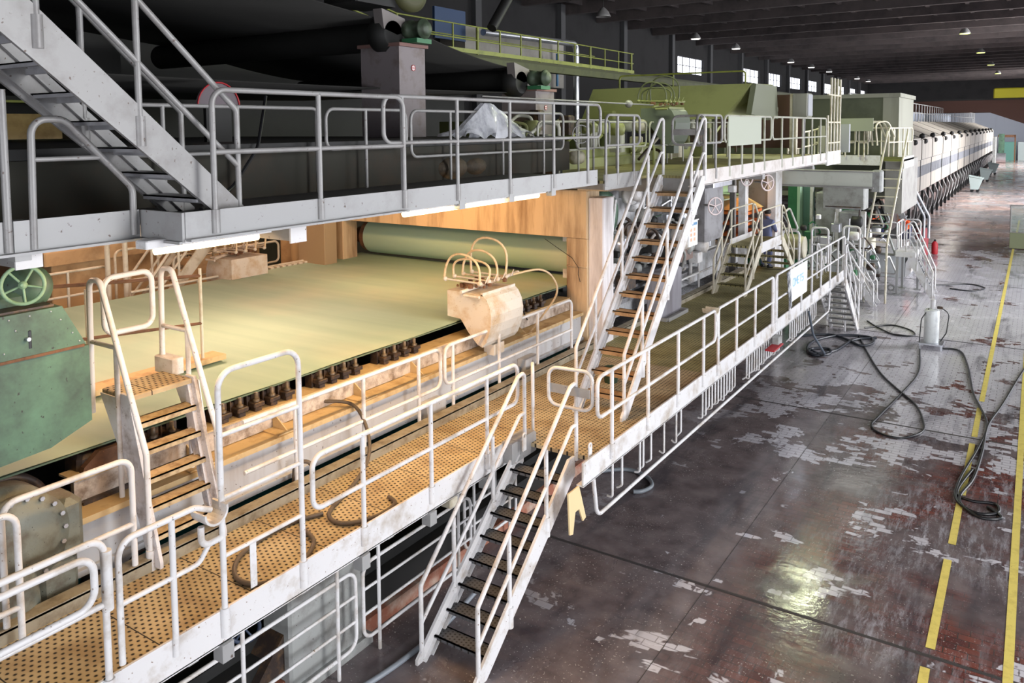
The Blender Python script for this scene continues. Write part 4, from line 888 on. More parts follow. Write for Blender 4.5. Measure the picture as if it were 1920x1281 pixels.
# pipe comb under the right-hand toe board
t = Thing('pipe_run', 'white pipe running below the toe board with many vertical drop pipes', 'pipe')
t.part('main_pipe', MB().pipe([(-4.75, 9.1, 1.5), (-4.75, 9.2, .95), (-4.75, 23.2, .95), (-4.75, 23.3, 1.5)], .028, .15), WHT)
random.seed(3)
ks = [9.6, 9.9, 10.5, 10.62, 10.9, 11.4, 11.9, 12.1]+[13.1+.16*k for k in range(12)]+[15.6+.17*k for k in range(16)]+[18.9+.2*k for k in range(14)]
for y in ks[:50]:
    t.part('drop_pipe', MB().pipe([(-4.72, y, 1.62), (-4.72, y, 1.12+random.uniform(-.1, .06)), (-4.8, y, 1.06)], .017, .05), WHT)
t.done()
solo('drain_support', MB().prism([(8.34, 1.6), (8.62, 1.6), (8.8, 1.12), (8.72, 1.1), (8.62, 1.3), (8.52, 1.3), (8.46, 1.04), (8.38, 1.06)], 'x', -4.72, -4.7), mat('cream_painted_plate', (220, 196, 150), .6), 'cream forked foot plate behind the floor stairs stringer', 'bracket')
# far side of the table: tan blocks, railings, stairs
t = Thing('concrete_block', 'tan plastered machine plinth with a thick coping beyond the felt, left', 'machine plinth')
t.part('block', MB().bbox(-18.6, -17.3, 8.6, 14, .3, 3.3, .02), TAN); t.part('coping', MB().bbox(-18.7, -17.15, 8.4, 14.1, 3.3, 3.6, .03), TAN); t.done()
solo('back_panel', MB().box(-20.2, -20, 0, 30, 0, 6.2), mat('brown_dark_cladding', (88, 74, 56), .8, 0, (60, 50, 38), .5, .8, None, True), 'brown cladding wall far behind the felt', 'machine wall')
solo('far_beam', MB().box(-19.5, -19, 4, 16, 4.05, 4.3).box(-19.5, -19, 4, 16, 4.5, 4.62), TAN, 'tan double beam above the plinth beyond the felt', 'beam')
GY = 'cream railings on the far side of the felt'
def yr(label, y0, y1, x=-15.5, z=2.45, **k): return rail(label, (x, y0, z), (x, y1, z), group=GY, m=YRL, sleeve=False, drop=.4, r=.026, **k)
yr('cream far-side railing left of the white hoop, nearest', 7.2, 8.8, ends=('open', 'loop'), posts=(.8,), h=.97, mid=.5)
yr('cream far-side railing loop seen through the white hoop', 8.95, 9.75, ends=('post', 'post'), h=1.25, mid=.6)
yr('cream far-side railing between ladder handrail and hopper twin', 10.25, 13.1, ends=('post', 'loop'), posts=(1, 2), h=.95, mid=.45)
t = Thing('far_walkway', 'cream far-side walkway strip beyond the felt', 'walkway'); t.part('deck', MB().box(-17.2, -15.2, 6, 15, 1.94, 2.0), DECK); t.part('trestle', MB().box(-17.1, -15.3, 6.2, 6.3, 0, 1.94).box(-17.1, -15.3, 14, 14.1, 0, 1.94), GAL); t.done()
yr('cream far-side railing just above the felt edge', 8.8, 13.8, x=-14.75, z=2.6, ends=('open', 'open'), posts=(1.5, 3.4), h=.36, mid=.18, )
yr('second cream railing behind the hopper twin', 11.2, 13.6, x=-16.6, z=2.6, ends=('loop', 'open'), posts=(1.4,), h=1.2, mid=.55)
for k, y in enumerate((8.68, 9.05)): solo('standing_post', MB().tube([(-15.3, y, 2.0), (-15.3, y, 5.5)], .05, 10), YRL, ('left', 'right')[k]+' one of the two cream upright pipes under the left tube lamp', 'post')
t, T = stair('cream stairs on the far side of the felt, under the left tube lamp', (-15.9, 11.7, 4.6), (0, -1, 0), .7, .24, .22, 10, DECK, YRL, hand=.85, d=.25, rr=.03); t.done()
for i, (x, y, w_) in enumerate(((-15.2, 13.6, .28), (-15.9, 13.9, .3))):
    solo('pipe_column', MB().cyl((x, y, 1.5), (x, y, 5.8), w_, 20), TAN, ('front', 'rear')[i]+' thick tan pipe column beside the portal, far side', 'column')
solo('steel_column', MB().bbox(-14.9, -14.0, 13.2, 13.6, 1.5, 5.8), mat('tan_steel', (160, 140, 110), .6), 'tan square steel column between the pipe columns and the portal opening', 'column')
t = Thing('edge_bars', 'row of cream bars along the far edge of the felt next to the portal', 'machine part')
for k in range(14): t.part('bar', MB().bbox(-14.85, -14.6, 11.6+.17*k, 11.7+.17*k, 2.9, 2.96), YRL)
t.done()
# ---------------- press section above ----------------
t = Thing('plastic_sheet', 'crumpled clear plastic sheet draped over the inner gallery railing like a tent', 'plastic sheet')
mb = MB(); random.seed(11); NU, NV = 26, 16
def pt(i, j, s_):
    y = 9.55+2.0*i/NU; q = (y-9.55)/2.0; ztop = 6.5 if .38 < q < .48 else (6.0+.5*q/.38 if q <= .38 else 6.5-.48*(q-.48)/.52)
    zb = 5.98+.06*math.sin(i*.9); v = j/NV; z = ztop+(zb-ztop)*v
    return (-7.33+s_*(.04+.22*v)+.035*math.sin(i*1.25+v*3.0)*(v+.2)+random.uniform(-.012, .012), y+.07*math.sin(v*5+i*.5)*v, z)
for s_ in (1, -1):
    vs = [pt(i, j, s_) for j in range(NV+1) for i in range(NU+1)]
    mb.add(vs, [(j*(NU+1)+i, j*(NU+1)+i+1, (j+1)*(NU+1)+i+1, (j+1)*(NU+1)+i) for j in range(NV) for i in range(NU)], True)
t.part('sheet', mb, PLAS)
mb = MB(); mb.ball((-7.62, 9.75, 5.5), .26, .42, .2, 12, 8); mb.ball((-7.6, 10.35, 5.5), .2, .34, .16, 12, 8); t.part('bundle', mb, mat('brown_wrapped_bundle', (74, 62, 46), .7, 0, (40, 36, 28), .5, 7, bump=.8)); t.done()
def column(label, y, z, w_, d=.9):
    t = Thing('machine_column', label, 'column', 'square grey press columns'); x = -9.3
    t.part('shaft', MB().box(x-d, x, y, y+w_, 5.96, z-.06), mat('grey_column_face', (128, 120, 122), .6, 0, (100, 84, 76), .3, 3)); t.part('cap_plate', MB().box(x-d-.05, x+.05, y-.04, y+w_+.04, z-.06, z), mat('rusty_pink_cap', (126, 96, 90), .8))
    zc = z-.42; c = (x+.006, y+w_*.52, zc)
    rb_ = t.part('round_badge', MB().lathe([(.05, 0), (.05, .006)], c, (1, 0, 0), 20), mat('badge_white', (216, 206, 204), .5)); t.part('badge_ring', MB().torus((x+.012, c[1], zc), (1, 0, 0), .05, .006, 20, 6).box(x+.01, x+.016, c[1]-.045, c[1]+.045, zc-.006, zc+.006), RED, rb_); t.done()
column('tall square grey column with a round red and white badge, standing behind the loop railing', 10.6, 7.6, .7)
column('second square grey column, partly hidden behind the gallery railing right of the plastic sheet', 15.1, 6.98, .8)
def rollhead(label, y, z):
    t = Thing('roll_bearing', label, 'roll bearing', 'felt roll bearings on the square columns')
    t.part('bracket', MB().prism([(y-.35, z+.32), (y+.25, z+.2), (y+.3, z-.02), (y+.05, z-.1), (y-.3, z-.02)], 'x', -9.7, -9.5), mat('pale_bracket_plate', (120, 114, 112), .5)); t.part('bearing', MB().lathe([(.3, -.35), (.32, -.3), (.32, -.1), (.24, 0)], (-9.5, y-.05, z-.1), (1, 0, 0), 24), DARK)
    t.part('motor_body', MB().lathe([(.15, 0), (.17, .04), (.17, .14), (.15, .15), (.15, .36), (.18, .37), (.18, .41), (.13, .42), (.13, .47), (.04, .48)], (-9.5, y+.3, z), (1, .0, 0), 24), mat('dirty_green_motor', (66, 80, 64), .5, 0, (44, 46, 34), .4, 6))
    t.part('motor_foot', MB().box(-9.45, -9.1, y+.1, y+.5, z-.25, z-.17), GRND); t.done()
rollhead('green drive motor and bearing on top of the tall square column', 10.75, 7.86); rollhead('green drive motor and bearing above the second square column', 14.9, 7.2)
t = Thing('press_felt', 'dark sagging press felt stretched between the two bearing rolls, upper left', 'felt')
def sheet(mb, P0, P1, xa, xb, sag=.1):
    n = 14; vs = []
    for k in range(n+1):
        q = k/n; y = P0[0]+(P1[0]-P0[0])*q; z = P0[1]+(P1[1]-P0[1])*q-sag*4*q*(1-q)
        vs += [(xa, y, z), (xb, y, z), (xa, y, z-.02), (xb, y, z-.02)]
    fs = []
    for k in range(n):
        a = 4*k; fs += [(a, a+1, a+5, a+4), (a+2, a+6, a+7, a+3), (a, a+4, a+6, a+2), (a+1, a+3, a+7, a+5)]
    mb.add(vs, fs, True); return mb
t.part('felt_run', sheet(MB(), (-.5, 9.4), (10.9, 8.02), -16.5, -9.75, .12), DFELT); t.part('felt_run', sheet(MB(), (11.1, 8.05), (15.0, 7.42), -16.5, -9.75, .1), DFELT)
t.part('roll', MB().cyl((-16.5, 10.8, 7.75), (-9.7, 10.8, 7.75), .26, 24), DARK); t.part('roll', MB().cyl((-16.5, 14.9, 7.15), (-9.7, 14.9, 7.15), .25, 24), DARK); t.part('lower_run', sheet(MB(), (3, 6.85), (14.9, 6.9), -16.5, -9.75, .05), DFELT)
t.part('lower_roll', MB().cyl((-16.5, 2.8, 7.1), (-9.4, 2.8, 7.1), .28, 24), DARK); t.done()
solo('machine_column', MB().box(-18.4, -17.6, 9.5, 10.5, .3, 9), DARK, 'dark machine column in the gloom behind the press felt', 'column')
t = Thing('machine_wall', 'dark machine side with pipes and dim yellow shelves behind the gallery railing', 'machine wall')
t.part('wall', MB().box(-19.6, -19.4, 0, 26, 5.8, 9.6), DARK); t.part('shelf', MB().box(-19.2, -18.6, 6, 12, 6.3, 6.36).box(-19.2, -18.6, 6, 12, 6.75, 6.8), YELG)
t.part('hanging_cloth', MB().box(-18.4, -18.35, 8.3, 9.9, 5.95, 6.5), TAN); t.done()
area('gallery_dim_lamp', (-17.2, 8.5, 7.3), (-.5, 0, -1), 2, .3, 3, (.9, 1, .4))
t = Thing('saw_guard', 'grey half-round guard with a red rim behind the big stairs', 'guard')
hc = [(6.9+.33*math.cos(a), 6.42+.33*math.sin(a)) for a in [PI*k/16 for k in range(17)]]
t.part('half_disc', MB().prism(hc, 'x', -9.32, -9.28), mat('dull_grey_disc', (104, 94, 100), .6)); t.part('rim', MB().tube([(-9.27, a, b_) for a, b_ in hc], .012, 6), RED)
t.part('stand', MB().box(-9.34, -9.28, 6.7, 7.1, 5.9, 6.42), DARK); t.done()
solo('hanging_hose', MB().tube(fillet([(-7.6, 6.3, 6.5), (-7.4, 6.0, 5.9), (-7.2, 5.5, 5.5), (-6.9, 5.0, 5.37), (-6.5, 4.6, 5.37)], .4), .02, 8), BLK, 'black hose drooping behind the gallery railing left of the pillar', 'hose')
# oblique roof girder and ceiling-level dark machine parts
t = Thing('overhead_gearbox', 'dark press head box and round flange at the top centre of the view', 'machine part')
t.part('box', MB().bbox(-10.4, -9.6, 9.9, 10.9, 8.25, 9.2, .03), DARK); t.part('flange', MB().lathe([(.42, 0), (.42, .12), (.3, .16)], (-9.6, 11.2, 8.62), (1, 0, 0), 28), mat('olive_dark_flange', (72, 72, 44), .6)); t.done()
solo('brace', MB().tube([(-11.5, 16.6, 8.6), (-11.5, 19.2, 11.5)], .13, 10), DARK, 'dark oblique brace rising towards the ceiling above the yellow-green gallery', 'brace')
# yellow-green gallery high up
t = Thing('high_gallery', 'yellow-green high gallery with thin railings under the ceiling, top centre', 'walkway')
t.part('girder', MB().box(-14.2, -14.05, 11.5, 56, 8.0, 8.22), mat('shadowy_olive_girder', (70, 74, 40), .6, 0, (48, 50, 30), .4, 2)); t.part('deck', MB().box(-16, -14.1, 11.5, 56, 8.22, 8.32), mat('shadowy_olive_deck', (60, 62, 36), .7))
for z in (9.12, 8.72): t.part('hand_rail', MB().tube([(-14.1, 16.0, z), (-14.1, 30.6, z)], .022, 6), YELG)
for z in (9.12, 8.72): t.part('hand_rail', MB().tube([(-15.9, 16.0, z), (-15.9, 30.6, z)], .022, 6), YELG)
t.part('toe_board', MB().box(-14.08, -14.06, 16, 30.6, 8.32, 8.44), YELG)
for k in range(13): t.part('post', MB().tube([(-14.1, 16.0+1.2*k, 8.3), (-14.1, 16.0+1.2*k, 9.12)], .028 if k % 3 else .045, 6), YELG)
t.part('stair_rail', MB().tube([(-14.1, 16, 9.12), (-14.1, 13.0, 9.7)], .022, 6).tube([(-14.1, 16, 8.72), (-14.1, 13, 9.3)], .022, 6), YELG); t.done()
t = Thing('pipe_bundle', 'silver pipe bending downwards behind the high gallery', 'pipe')
t.part('pipe', MB().pipe([(-17, 24, 9.6), (-17, 31.0, 9.75), (-17, 31.0, 0)], .13, .3, 12), SST); t.part('pipe', MB().tube([(-17.5, 30.2, 9.3), (-17.5, 30.2, 7.9)], .06, 8), BLUE); t.done()
solo('control_cabin', MB().box(-19.5, -18.2, 24.5, 32, 7.9, 10.0), mat('dim_pale_cabin', (150, 146, 140), .6, 0, (110, 104, 100), .4, 1), 'pale cabin wall glimpsed behind the silver pipe', 'cabin')
solo('wall_panel', MB().box(-17.9, -17.8, 22.2, 24, 9.3, 10.4), mat('dim_blue_panel', (40, 62, 96), .5), 'blue panel hanging high behind the gallery railing', 'panel')
area('green_gallery_lamp', (-11.5, 20.5, 10.4), (-.35, .2, -1), 2.5, .4, 16, (.85, 1, .4))
area('green_hood_lamp', (-7.5, 27.5, 9.6), (.05, -.35, -1), 3, .6, 400, (.92, 1, .62))
area('green_press_fill', (-7.6, 16.5, 8.6), (-.1, .1, -1), 2.5, .4, 70, (.92, 1, .6))  # added green fill with no fixture, brightens the gallery machinery
area('hall_lamp_far', (-10, 42, 12.5), (0, 0, -1), 8, 8, 300, (.95, 1, .9))
# olive headbox hood
t = Thing('olive_hood', 'large olive green sheet-metal hood behind the head of the tall stairs', 'machine hood')
t.part('cover', MB().add([(-10.9, 20.2, 6.35), (-6.75, 20.2, 6.35), (-6.25, 20.6, 6.75), (-6.25, 20.6, 6.35), (-10.75, 20.6, 7.2), (-6.2, 20.6, 7.2), (-10.75, 22.6, 7.25), (-6.2, 22.6, 7.25), (-10.9, 23.2, 6.35), (-6.4, 23.2, 6.35)], [(0, 1, 5, 4), (4, 5, 7, 6), (6, 7, 9, 8), (0, 4, 6, 8), (1, 9, 7, 5), (0, 8, 9, 1)]), OLIV)
t.part('end_flap', MB().prism([(20.3, 6.4), (22.8, 6.3), (22.6, 7.2), (20.7, 7.2)], 'x', -6.24, -6.1), mat('olive_grey_flap', (108, 112, 92), .55)); t.part('lip', MB().box(-10.9, -6.5, 20.15, 20.3, 6.3, 6.36), OLIV)
t.part('roof_rail', MB().pipe([(-10.2, 21.2, 7.2), (-10.2, 21.2, 7.58), (-6.6, 21.4, 7.58), (-6.6, 21.4, 7.2)], .025, .1, 6).tube([(-8.6, 21.3, 7.2), (-8.6, 21.3, 7.58)], .02, 6), YELG); t.done()
hopper('grey hose hopper with arching black hoses in front of the olive hood', -7.2, 17.6, 6.1, False, mat('dim_green_grey_steel', (96, 104, 92), .5), mat('dim_yellow_fittings', (130, 134, 84), .5), mat('dull_olive_hose', (78, 82, 58), .5))
t = Thing('control_box', 'grey control box on a post right of the olive hood', 'box'); t.part('box', MB().bbox(-5.75, -5.35, 22.9, 23.5, 6.35, 7.0, .02), BOXM); t.part('door', MB().box(-5.35, -5.33, 22.95, 23.45, 6.38, 6.97), HOODG); t.part('post', MB().tube([(-5.5, 23.2, 5.2), (-5.5, 23.2, 6.35)], .04, 8), GAL); t.done()
t = Thing('press_machinery', 'olive machine beams and pipework behind the right-hand gallery rails', 'machine frame'); random.seed(5)
t.part('beam', MB().box(-9.2, -8.7, 13.4, 24, 5.22, 5.6).box(-8.6, -8.3, 12.5, 19, 5.22, 5.42), OLIV); t.part('beam', MB().box(-14, -8.8, 17.6, 18.4, 5.2, 6.3), mat('dark_olive', (70, 76, 46), .6))
for k in range(58):
    x = random.uniform(-9.6, -7.75); y = 12.6+.2*k; z = random.uniform(5.3, 6.2); q = random.random()
    mb = MB()
    if q < .4: mb.lathe([(.05, 0), (.14, .03), (.14, .3), (.06, .34)], (x, y, z), (1, 0, 0) if q < .2 else (0, 1, 0), 16)
    elif q < .7: mb.bbox(x-.15, x+.15, y-.12, y+.12, z-.1, z+.35, .03)
    else: mb.pipe([(x, y-.3, z), (x, y+.25, z+.25), (x+.3, y+.3, z+.2), (x+.3, y+.3, z-.3)], .035, .1, 8)
    t.part(('valve', 'box', 'pipe')[0 if q < .4 else 1 if q < .7 else 2], mb, (OLIV, UPW, GUT, OLIV, YRL)[k % 5])
t.part('air_bellows', MB().lathe([(.1, 0), (.24, .03), (.24, .5), (.2, .55)], (-8.6, 14.2, 5.3), (0, 0, 1), 18), mat('brown_rubber_bellows', (78, 56, 50), .7)); t.part('rod', MB().tube([(-9.4, 13.2, 6.75), (-7.6, 17.6, 6.62)], .02, 6).ball((-7.9, 16.9, 6.64), .09), GAL)
t.part('hoist_drum', MB().lathe([(.3, 0), (.32, .04), (.32, .5), (.3, .54)], (-7.2, 25.6, 6.6), (.3, -1, 0), 22), mat('dull_grey_drum', (130, 134, 120), .5)); t.part('reddish_panel', MB().box(-9, -6.2, 26.2, 26.3, 5.4, 7.1), mat('reddish_brown_panel', (92, 66, 60), .7)); t.part('hoist_post', MB().box(-6.5, -6.3, 25.6, 25.8, 5.2, 7.1), YRL); t.done()
t = Thing('handwheel', 'thin grey handwheel behind the gallery railing right of the plastic sheet', 'handwheel'); c = Vector((-7.2, 13.3, 5.98)); ax = Vector((.8, -.6, 0))
t.part('rim', MB().torus(c, ax, .17, .012, 28, 6), GAL); t.part('spokes', MB().tube([c-Vector((0, 0, .17)), c+Vector((0, 0, .17))], .008, 6).tube([c-Vector((.1, .136, 0)), c+Vector((.1, .136, 0))], .008, 6), GAL); t.done()
# press machinery under the gallery (behind the tall stairs)
t = Thing('press_machine', 'pale grey press frame with round housings and pipes behind the tall stairs', 'machine'); random.seed(21)
t.part('side_frame', MB().box(-8.6, -7.7, 14.7, 24.5, 1.9, 2.6).box(-8.4, -8.0, 14.7, 22.5, 2.6, 4.9), mat('white_machine_frame', (206, 208, 212), .5, 0, (130, 120, 116), .5, 2.5, (80, 66, 60)))
t.part('green_press_ring', MB().lathe([(.42, 0), (.5, .03), (.5, .16), (.34, .18), (.32, .1), (.05, .1)], (-7.7, 15.0, 4.28), (1, -.15, 0), 36), GRNP)
t.part('guard_mesh', MB().box(-7.62, -7.6, 14.7, 15.4, 2.9, 3.8), GUT)
t.part('channel_bars', MB().box(-7.7, -7.5, 15.6, 20.5, 2.25, 2.35).box(-7.7, -7.5, 15.6, 20.5, 2.5, 2.56).box(-7.7, -7.45, 15.6, 20.5, 2.7, 2.78), mat('grey_steel_bars', (140, 140, 144), .5, 0, (70, 64, 62), .5, 6))
t.part('front_pillar', MB().bbox(-7.25, -6.9, 16.45, 17.7, 1.8, 2.85, .03), mat('stained_grey_post', (150, 148, 156), .5, 0, (96, 88, 92), .5, 3, None, True))
for k in range(92):
    x = random.uniform(-8.0, -7.15); y = random.uniform(14.8, 22.5); z = random.uniform(2.7, 4.9); q = random.random(); mb = MB(); s_ = random.uniform(.06, .2)
    if q < .3: mb.lathe([(s_*.5, 0), (s_, .03), (s_, s_*1.8), (s_*.6, s_*2)], (x, y, z), (1, 0, 0), 16)
    elif q < .55: mb.bbox(x-s_, x+s_, y-s_*1.3, y+s_*1.3, z-s_, z+s_, .02)
    elif q < .85: mb.pipe([(x, y, z), (x+.1, y+s_*3, z+s_), (x+.1, y+s_*3, z-s_*4), (x-.2, y+s_*4, z-s_*4)], .02+s_*.15, .08, 8)
    else: mb.tube([(x, y, z-.5), (x+.05, y+.1, z+.4)], .03, 8)
    t.part(('cylinder', 'box', 'pipe', 'rod')[0 if q < .3 else 1 if q < .55 else 2 if q < .85 else 3], mb, (GUT, GREYP, WHT, SST, WHT, GREYP)[k % 6])
t.part('cavity_shade_panel', MB().box(-8.0, -7.85, 17.0, 20.8, 2.8, 3.5), DARK)  # solid dark panel imitating a shaded hollow in the frame
for k in range(26):
    x = random.uniform(-7.8, -7.05); y = random.uniform(14.9, 19.0); z = random.uniform(3.0, 4.75); q = random.random(); mb = MB(); s_ = random.uniform(.09, .2)
    if q < .45: mb.lathe([(s_*.4, 0), (s_*.9, .02), (s_, s_*.8), (s_*.6, s_), (s_*.6, s_*1.6), (s_*.8, s_*1.7), (s_*.3, s_*2)], (x, y, z), (1, -.4, .2) if q < .2 else (.1, 1, 0), 18)
    elif q < .7: mb.bbox(x-s_, x+s_, y-s_, y+s_, z-s_*.7, z+s_*.7, .03)
    else: mb.tube(spl([(x, y, z), (x+.15, y+.1, z+.25), (x+.2, y+.4, z), (x, y+.5, z-.5)]), .035, 8)
    t.part(('motor', 'box', 'hose')[0 if q < .45 else 1 if q < .7 else 2], mb, (GREYP, SST, GUT, WHT, DARK)[k % 5])
t.part('accumulator', MB().lathe([(.03, 0), (.15, .05), (.16, .3), (.12, .42), (.05, .46)], (-7.35, 18.4, 3.9), (.2, 1, .1), 20), SST); t.part('duct', MB().pipe([(-8, 17, 3.6), (-7.5, 17.2, 3.7), (-7.2, 17.8, 3.2), (-7.3, 17.9, 2.6)], .12, .2, 14), GUT)
t.part('wrapped_valve', MB().lathe([(.05, 0), (.16, .05), (.14, .3), (.17, .34), (.15, .5), (.04, .55)], (-7.2, 18.2, 3.25), (.1, 1, 0), 14), mat('white_wrapping', (210, 206, 200), .6, 0, (150, 130, 110), .5, 8, bump=.5))
t.part('white_flange', MB().lathe([(.1, 0), (.1, .04)], (-7.4, 15.1, 3.15), (1, -.5, 0), 20), WHT)
t.done()
t = Thing('notice_board', 'white notice sheet with a blue heading and small coloured pictures hanging by the tall stairs', 'sign')
t.part('sheet', MB().box(-6.4, -6.38, 16.75, 17.3, 3.45, 4.0), mat('white_paper', (238, 240, 246), .5)); t.part('heading', MB().box(-6.38, -6.374, 16.8, 17.25, 3.91, 3.97), BLUE)
pc = MB()
for k in range(6): pc.box(-6.38, -6.374, 16.85+.2*(k % 2), 16.95+.2*(k % 2), 3.78-.11*(k//2), 3.85-.11*(k//2))
t.part('pictures', pc, mat('pale_orange_print', (230, 180, 150), .6)); t.part('hanger_bar', MB().box(-6.42, -6.37, 16.7, 17.35, 4.0, 4.03), WHT); t.part('strap', MB().tube([(-6.4, 17.0, 4.03), (-6.4, 17.0, 5.1)], .01, 6), GAL); t.done()
t = Thing('gauge_box', 'brown control box with a round dial below the notice sheet', 'box'); t.part('box', MB().bbox(-7.3, -7.1, 17.95, 18.95, 2.85, 3.22, .02), mat('brown_grey_box', (120, 100, 92), .6)); t.part('dial', MB().lathe([(.09, 0), (.09, .02)], (-7.1, 18.7, 3.06), (1, 0, 0), 20), SST); t.part('bracket', MB().box(-7.5, -7.2, 18.3, 18.5, 2.9, 3.0), GREYP); t.done()
def wheel(label, c, r_, m_, sp=5):
    t = Thing('handwheel', label, 'handwheel', 'white and red handwheels of the press'); c = Vector(c); ax = Vector((.85, -.52, 0)).normalized(); u = Vector((0, 0, 1)); v = ax.cross(u)
    t.part('rim', MB().torus(c, ax, r_, r_*.1, 26, 7), m_)
    for k in range(sp): a = 2*PI*k/sp; t.part('spoke', MB().tube([c, c+(u*math.cos(a)+v*math.sin(a))*r_], r_*.07, 6), m_)
    t.part('stem', MB().cyl(c, c-ax*.5, .03, 8), GAL); t.done()
PNK = mat('pinkish_white_wheel', (224, 208, 208), .5)
wheel('pinkish handwheel just below the gallery edge, upper one', (-6.5, 21.3, 4.72), .2, PNK); wheel('pinkish handwheel lower right beside the grey press column', (-6.4, 22.9, 4.5), .22, PNK); wheel('pinkish handwheel at the left, next to the grey steel box', (-6.6, 19.1, 4.15), .21, PNK)
t = Thing('press_box', 'grey steel press tower carrying the handwheels under the gallery', 'machine'); t.part('tower', MB().bbox(-8.0, -6.9, 19.3, 20.6, 3.2, 4.6, .04), mat('blue_grey_steel', (138, 137, 140), .45, .2, (92, 88, 90), .4, 3)); t.part('top_box', MB().bbox(-7.6, -6.6, 19.0, 20.4, 4.605, 4.82, .02), SST)
t.part('tower', MB().box(-8.6, -7.1, 26.4, 27.0, 2.2, 4.95), mat('blue_grey_steel_light', (150, 150, 154), .45, .2, (110, 106, 108), .4, 2)); t.part('white_column', MB().box(-6.95, -6.7, 24.9, 25.6, 1.0, 4.95), WHT); t.done()
t = Thing('orange_machine', 'orange painted machine shelves glowing in warm light behind the stile stairs', 'machine')
for z in (2.7, 3.05, 3.38): t.part('shelf', MB().box(-8.4, -7.4, 24.3, 25.9, z, z+.09), ORGP)
t.part('slanted_cover', MB().add([(-8.4, 24.4, 3.5), (-7.4, 24.4, 3.5), (-7.4, 26.1, 3.5), (-8.4, 26.1, 3.5), (-8.3, 25.0, 3.85), (-8.0, 25.0, 3.85), (-8.0, 26, 3.85), (-8.3, 26, 3.85)], [(0, 1, 5, 4), (1, 2, 6, 5), (2, 3, 7, 6), (3, 0, 4, 7), (4, 5, 6, 7), (0, 3, 2, 1)]), mat('warm_beige_cover', (214, 176, 124), .6)); t.part('white_post', MB().box(-7.35, -7.15, 23.3, 23.6, 1.9, 4.5), WHT); t.part('dark_recess', MB().box(-8.4, -8.2, 24, 26.2, 1.9, 3.5), DARK); t.done()
area('orange_work_lamp', (-7.4, 24.6, 4.6), (-.3, .3, -1), .3, .3, 11, (1, .5, .15))
# columns and beam past the gallery
t = Thing('cross_girder', 'long pale grey cross girder above the green columns, past the gallery end', 'beam'); t.part('web', MB().box(-7.2, -4.15, 26, 26.3, 4.25, 4.68), mat('pale_green_grey_girder', (196, 200, 190), .5, 0, (160, 160, 150), .3, 1.5)); t.part('flange', MB().box(-7.2, -4.1, 25.9, 26.4, 4.2, 4.25).box(-7.2, -4.1, 25.9, 26.4, 4.68, 4.72), GAL); t.part('support_leg', MB().box(-7.1, -6.95, 26.1, 26.25, 0, 4.2), GAL); t.part('end_knuckle', MB().bbox(-4.2, -3.9, 26, 26.5, 4.1, 4.75, .05), GREYP); t.done()
t = Thing('green_column', 'dark green machine columns with a pale green edge under the cross girder', 'column'); t.part('column', MB().box(-7.6, -7.27, 29.9, 30.9, .2, 4.6), GRND); t.part('pale_edge', MB().box(-7.27, -7.17, 29.85, 30.6, .2, 4.6), GRNL); t.part('white_strip', MB().box(-6.9, -6.8, 30.2, 30.4, .2, 4.6), WHT); t.part('column', MB().box(-7.16, -6.91, 30.3, 31.0, .2, 4.6), mat('grey_green_column', (84, 118, 106), .5)); t.done()
t = Thing('press_roll', 'big olive horizontal roll with a pale end cap behind the walkway railings', 'roll'); t.part('shell', MB().cyl((-8.9, 27.2, 2.1), (-6.5, 27.2, 2.1), .42, 28), mat('olive_brown_roll', (128, 124, 92), .5, 0, (96, 92, 66), .4, 3)); t.part('end_cap', MB().cyl((-6.5, 27.2, 2.1), (-6.35, 27.2, 2.1), .36, 28), YRL); t.part('stand', MB().box(-8.4, -6.9, 27.0, 27.4, .1, 1.7), GRND); t.done()
def gblock(label, x0, x1, y0, y1, z0, z1, m_=None, edge=None, name='machine_cabinet'):
    t = Thing(name, label, 'machine cabinet', 'grey press cabinets past the walkway end'); t.part('body', MB().bbox(x0, x1, y0, y1, z0, z1, .03), m_ or GREYP)
    if edge: t.part('edge_strip', MB().box(x1-.02, x1+.12, y0-.03, y0+.15, z0-.1, z1+.05), WHT)
    t.part('fixing', MB().box(x0+.1, x1-.1, y0-.02, y0, z0+.05, z0+.09), GUT); t.done()
gblock('mottled grey cabinet below the cross girder, left', -6.55, -5.85, 29.5, 30.5, 2.2, 3.75, edge=True); gblock('mottled grey horizontal cabinet hanging right under the cross girder', -6.0, -4.7, 28, 28.8, 3.35, 4.15); gblock('narrow mottled grey cabinet in the middle below the cross girder', -5.75, -5.0, 29.4, 30.2, 1.9, 3.1, edge=True)
gblock('green crosswise box under the hanging grey cabinet', -6.75, -5.7, 31, 32, 2.75, 3.6, GRND)
gblock('low grey box trough on the deck before the grey platform', -6.1, -4.75, 30.0, 30.8, 1.75, 2.1, mat('beige_trough', (190, 184, 168), .6))
t = Thing('press_machinery', 'tangle of pipes, rods and small rolls around the grey cabinets past the walkway', 'machine'); random.seed(8)
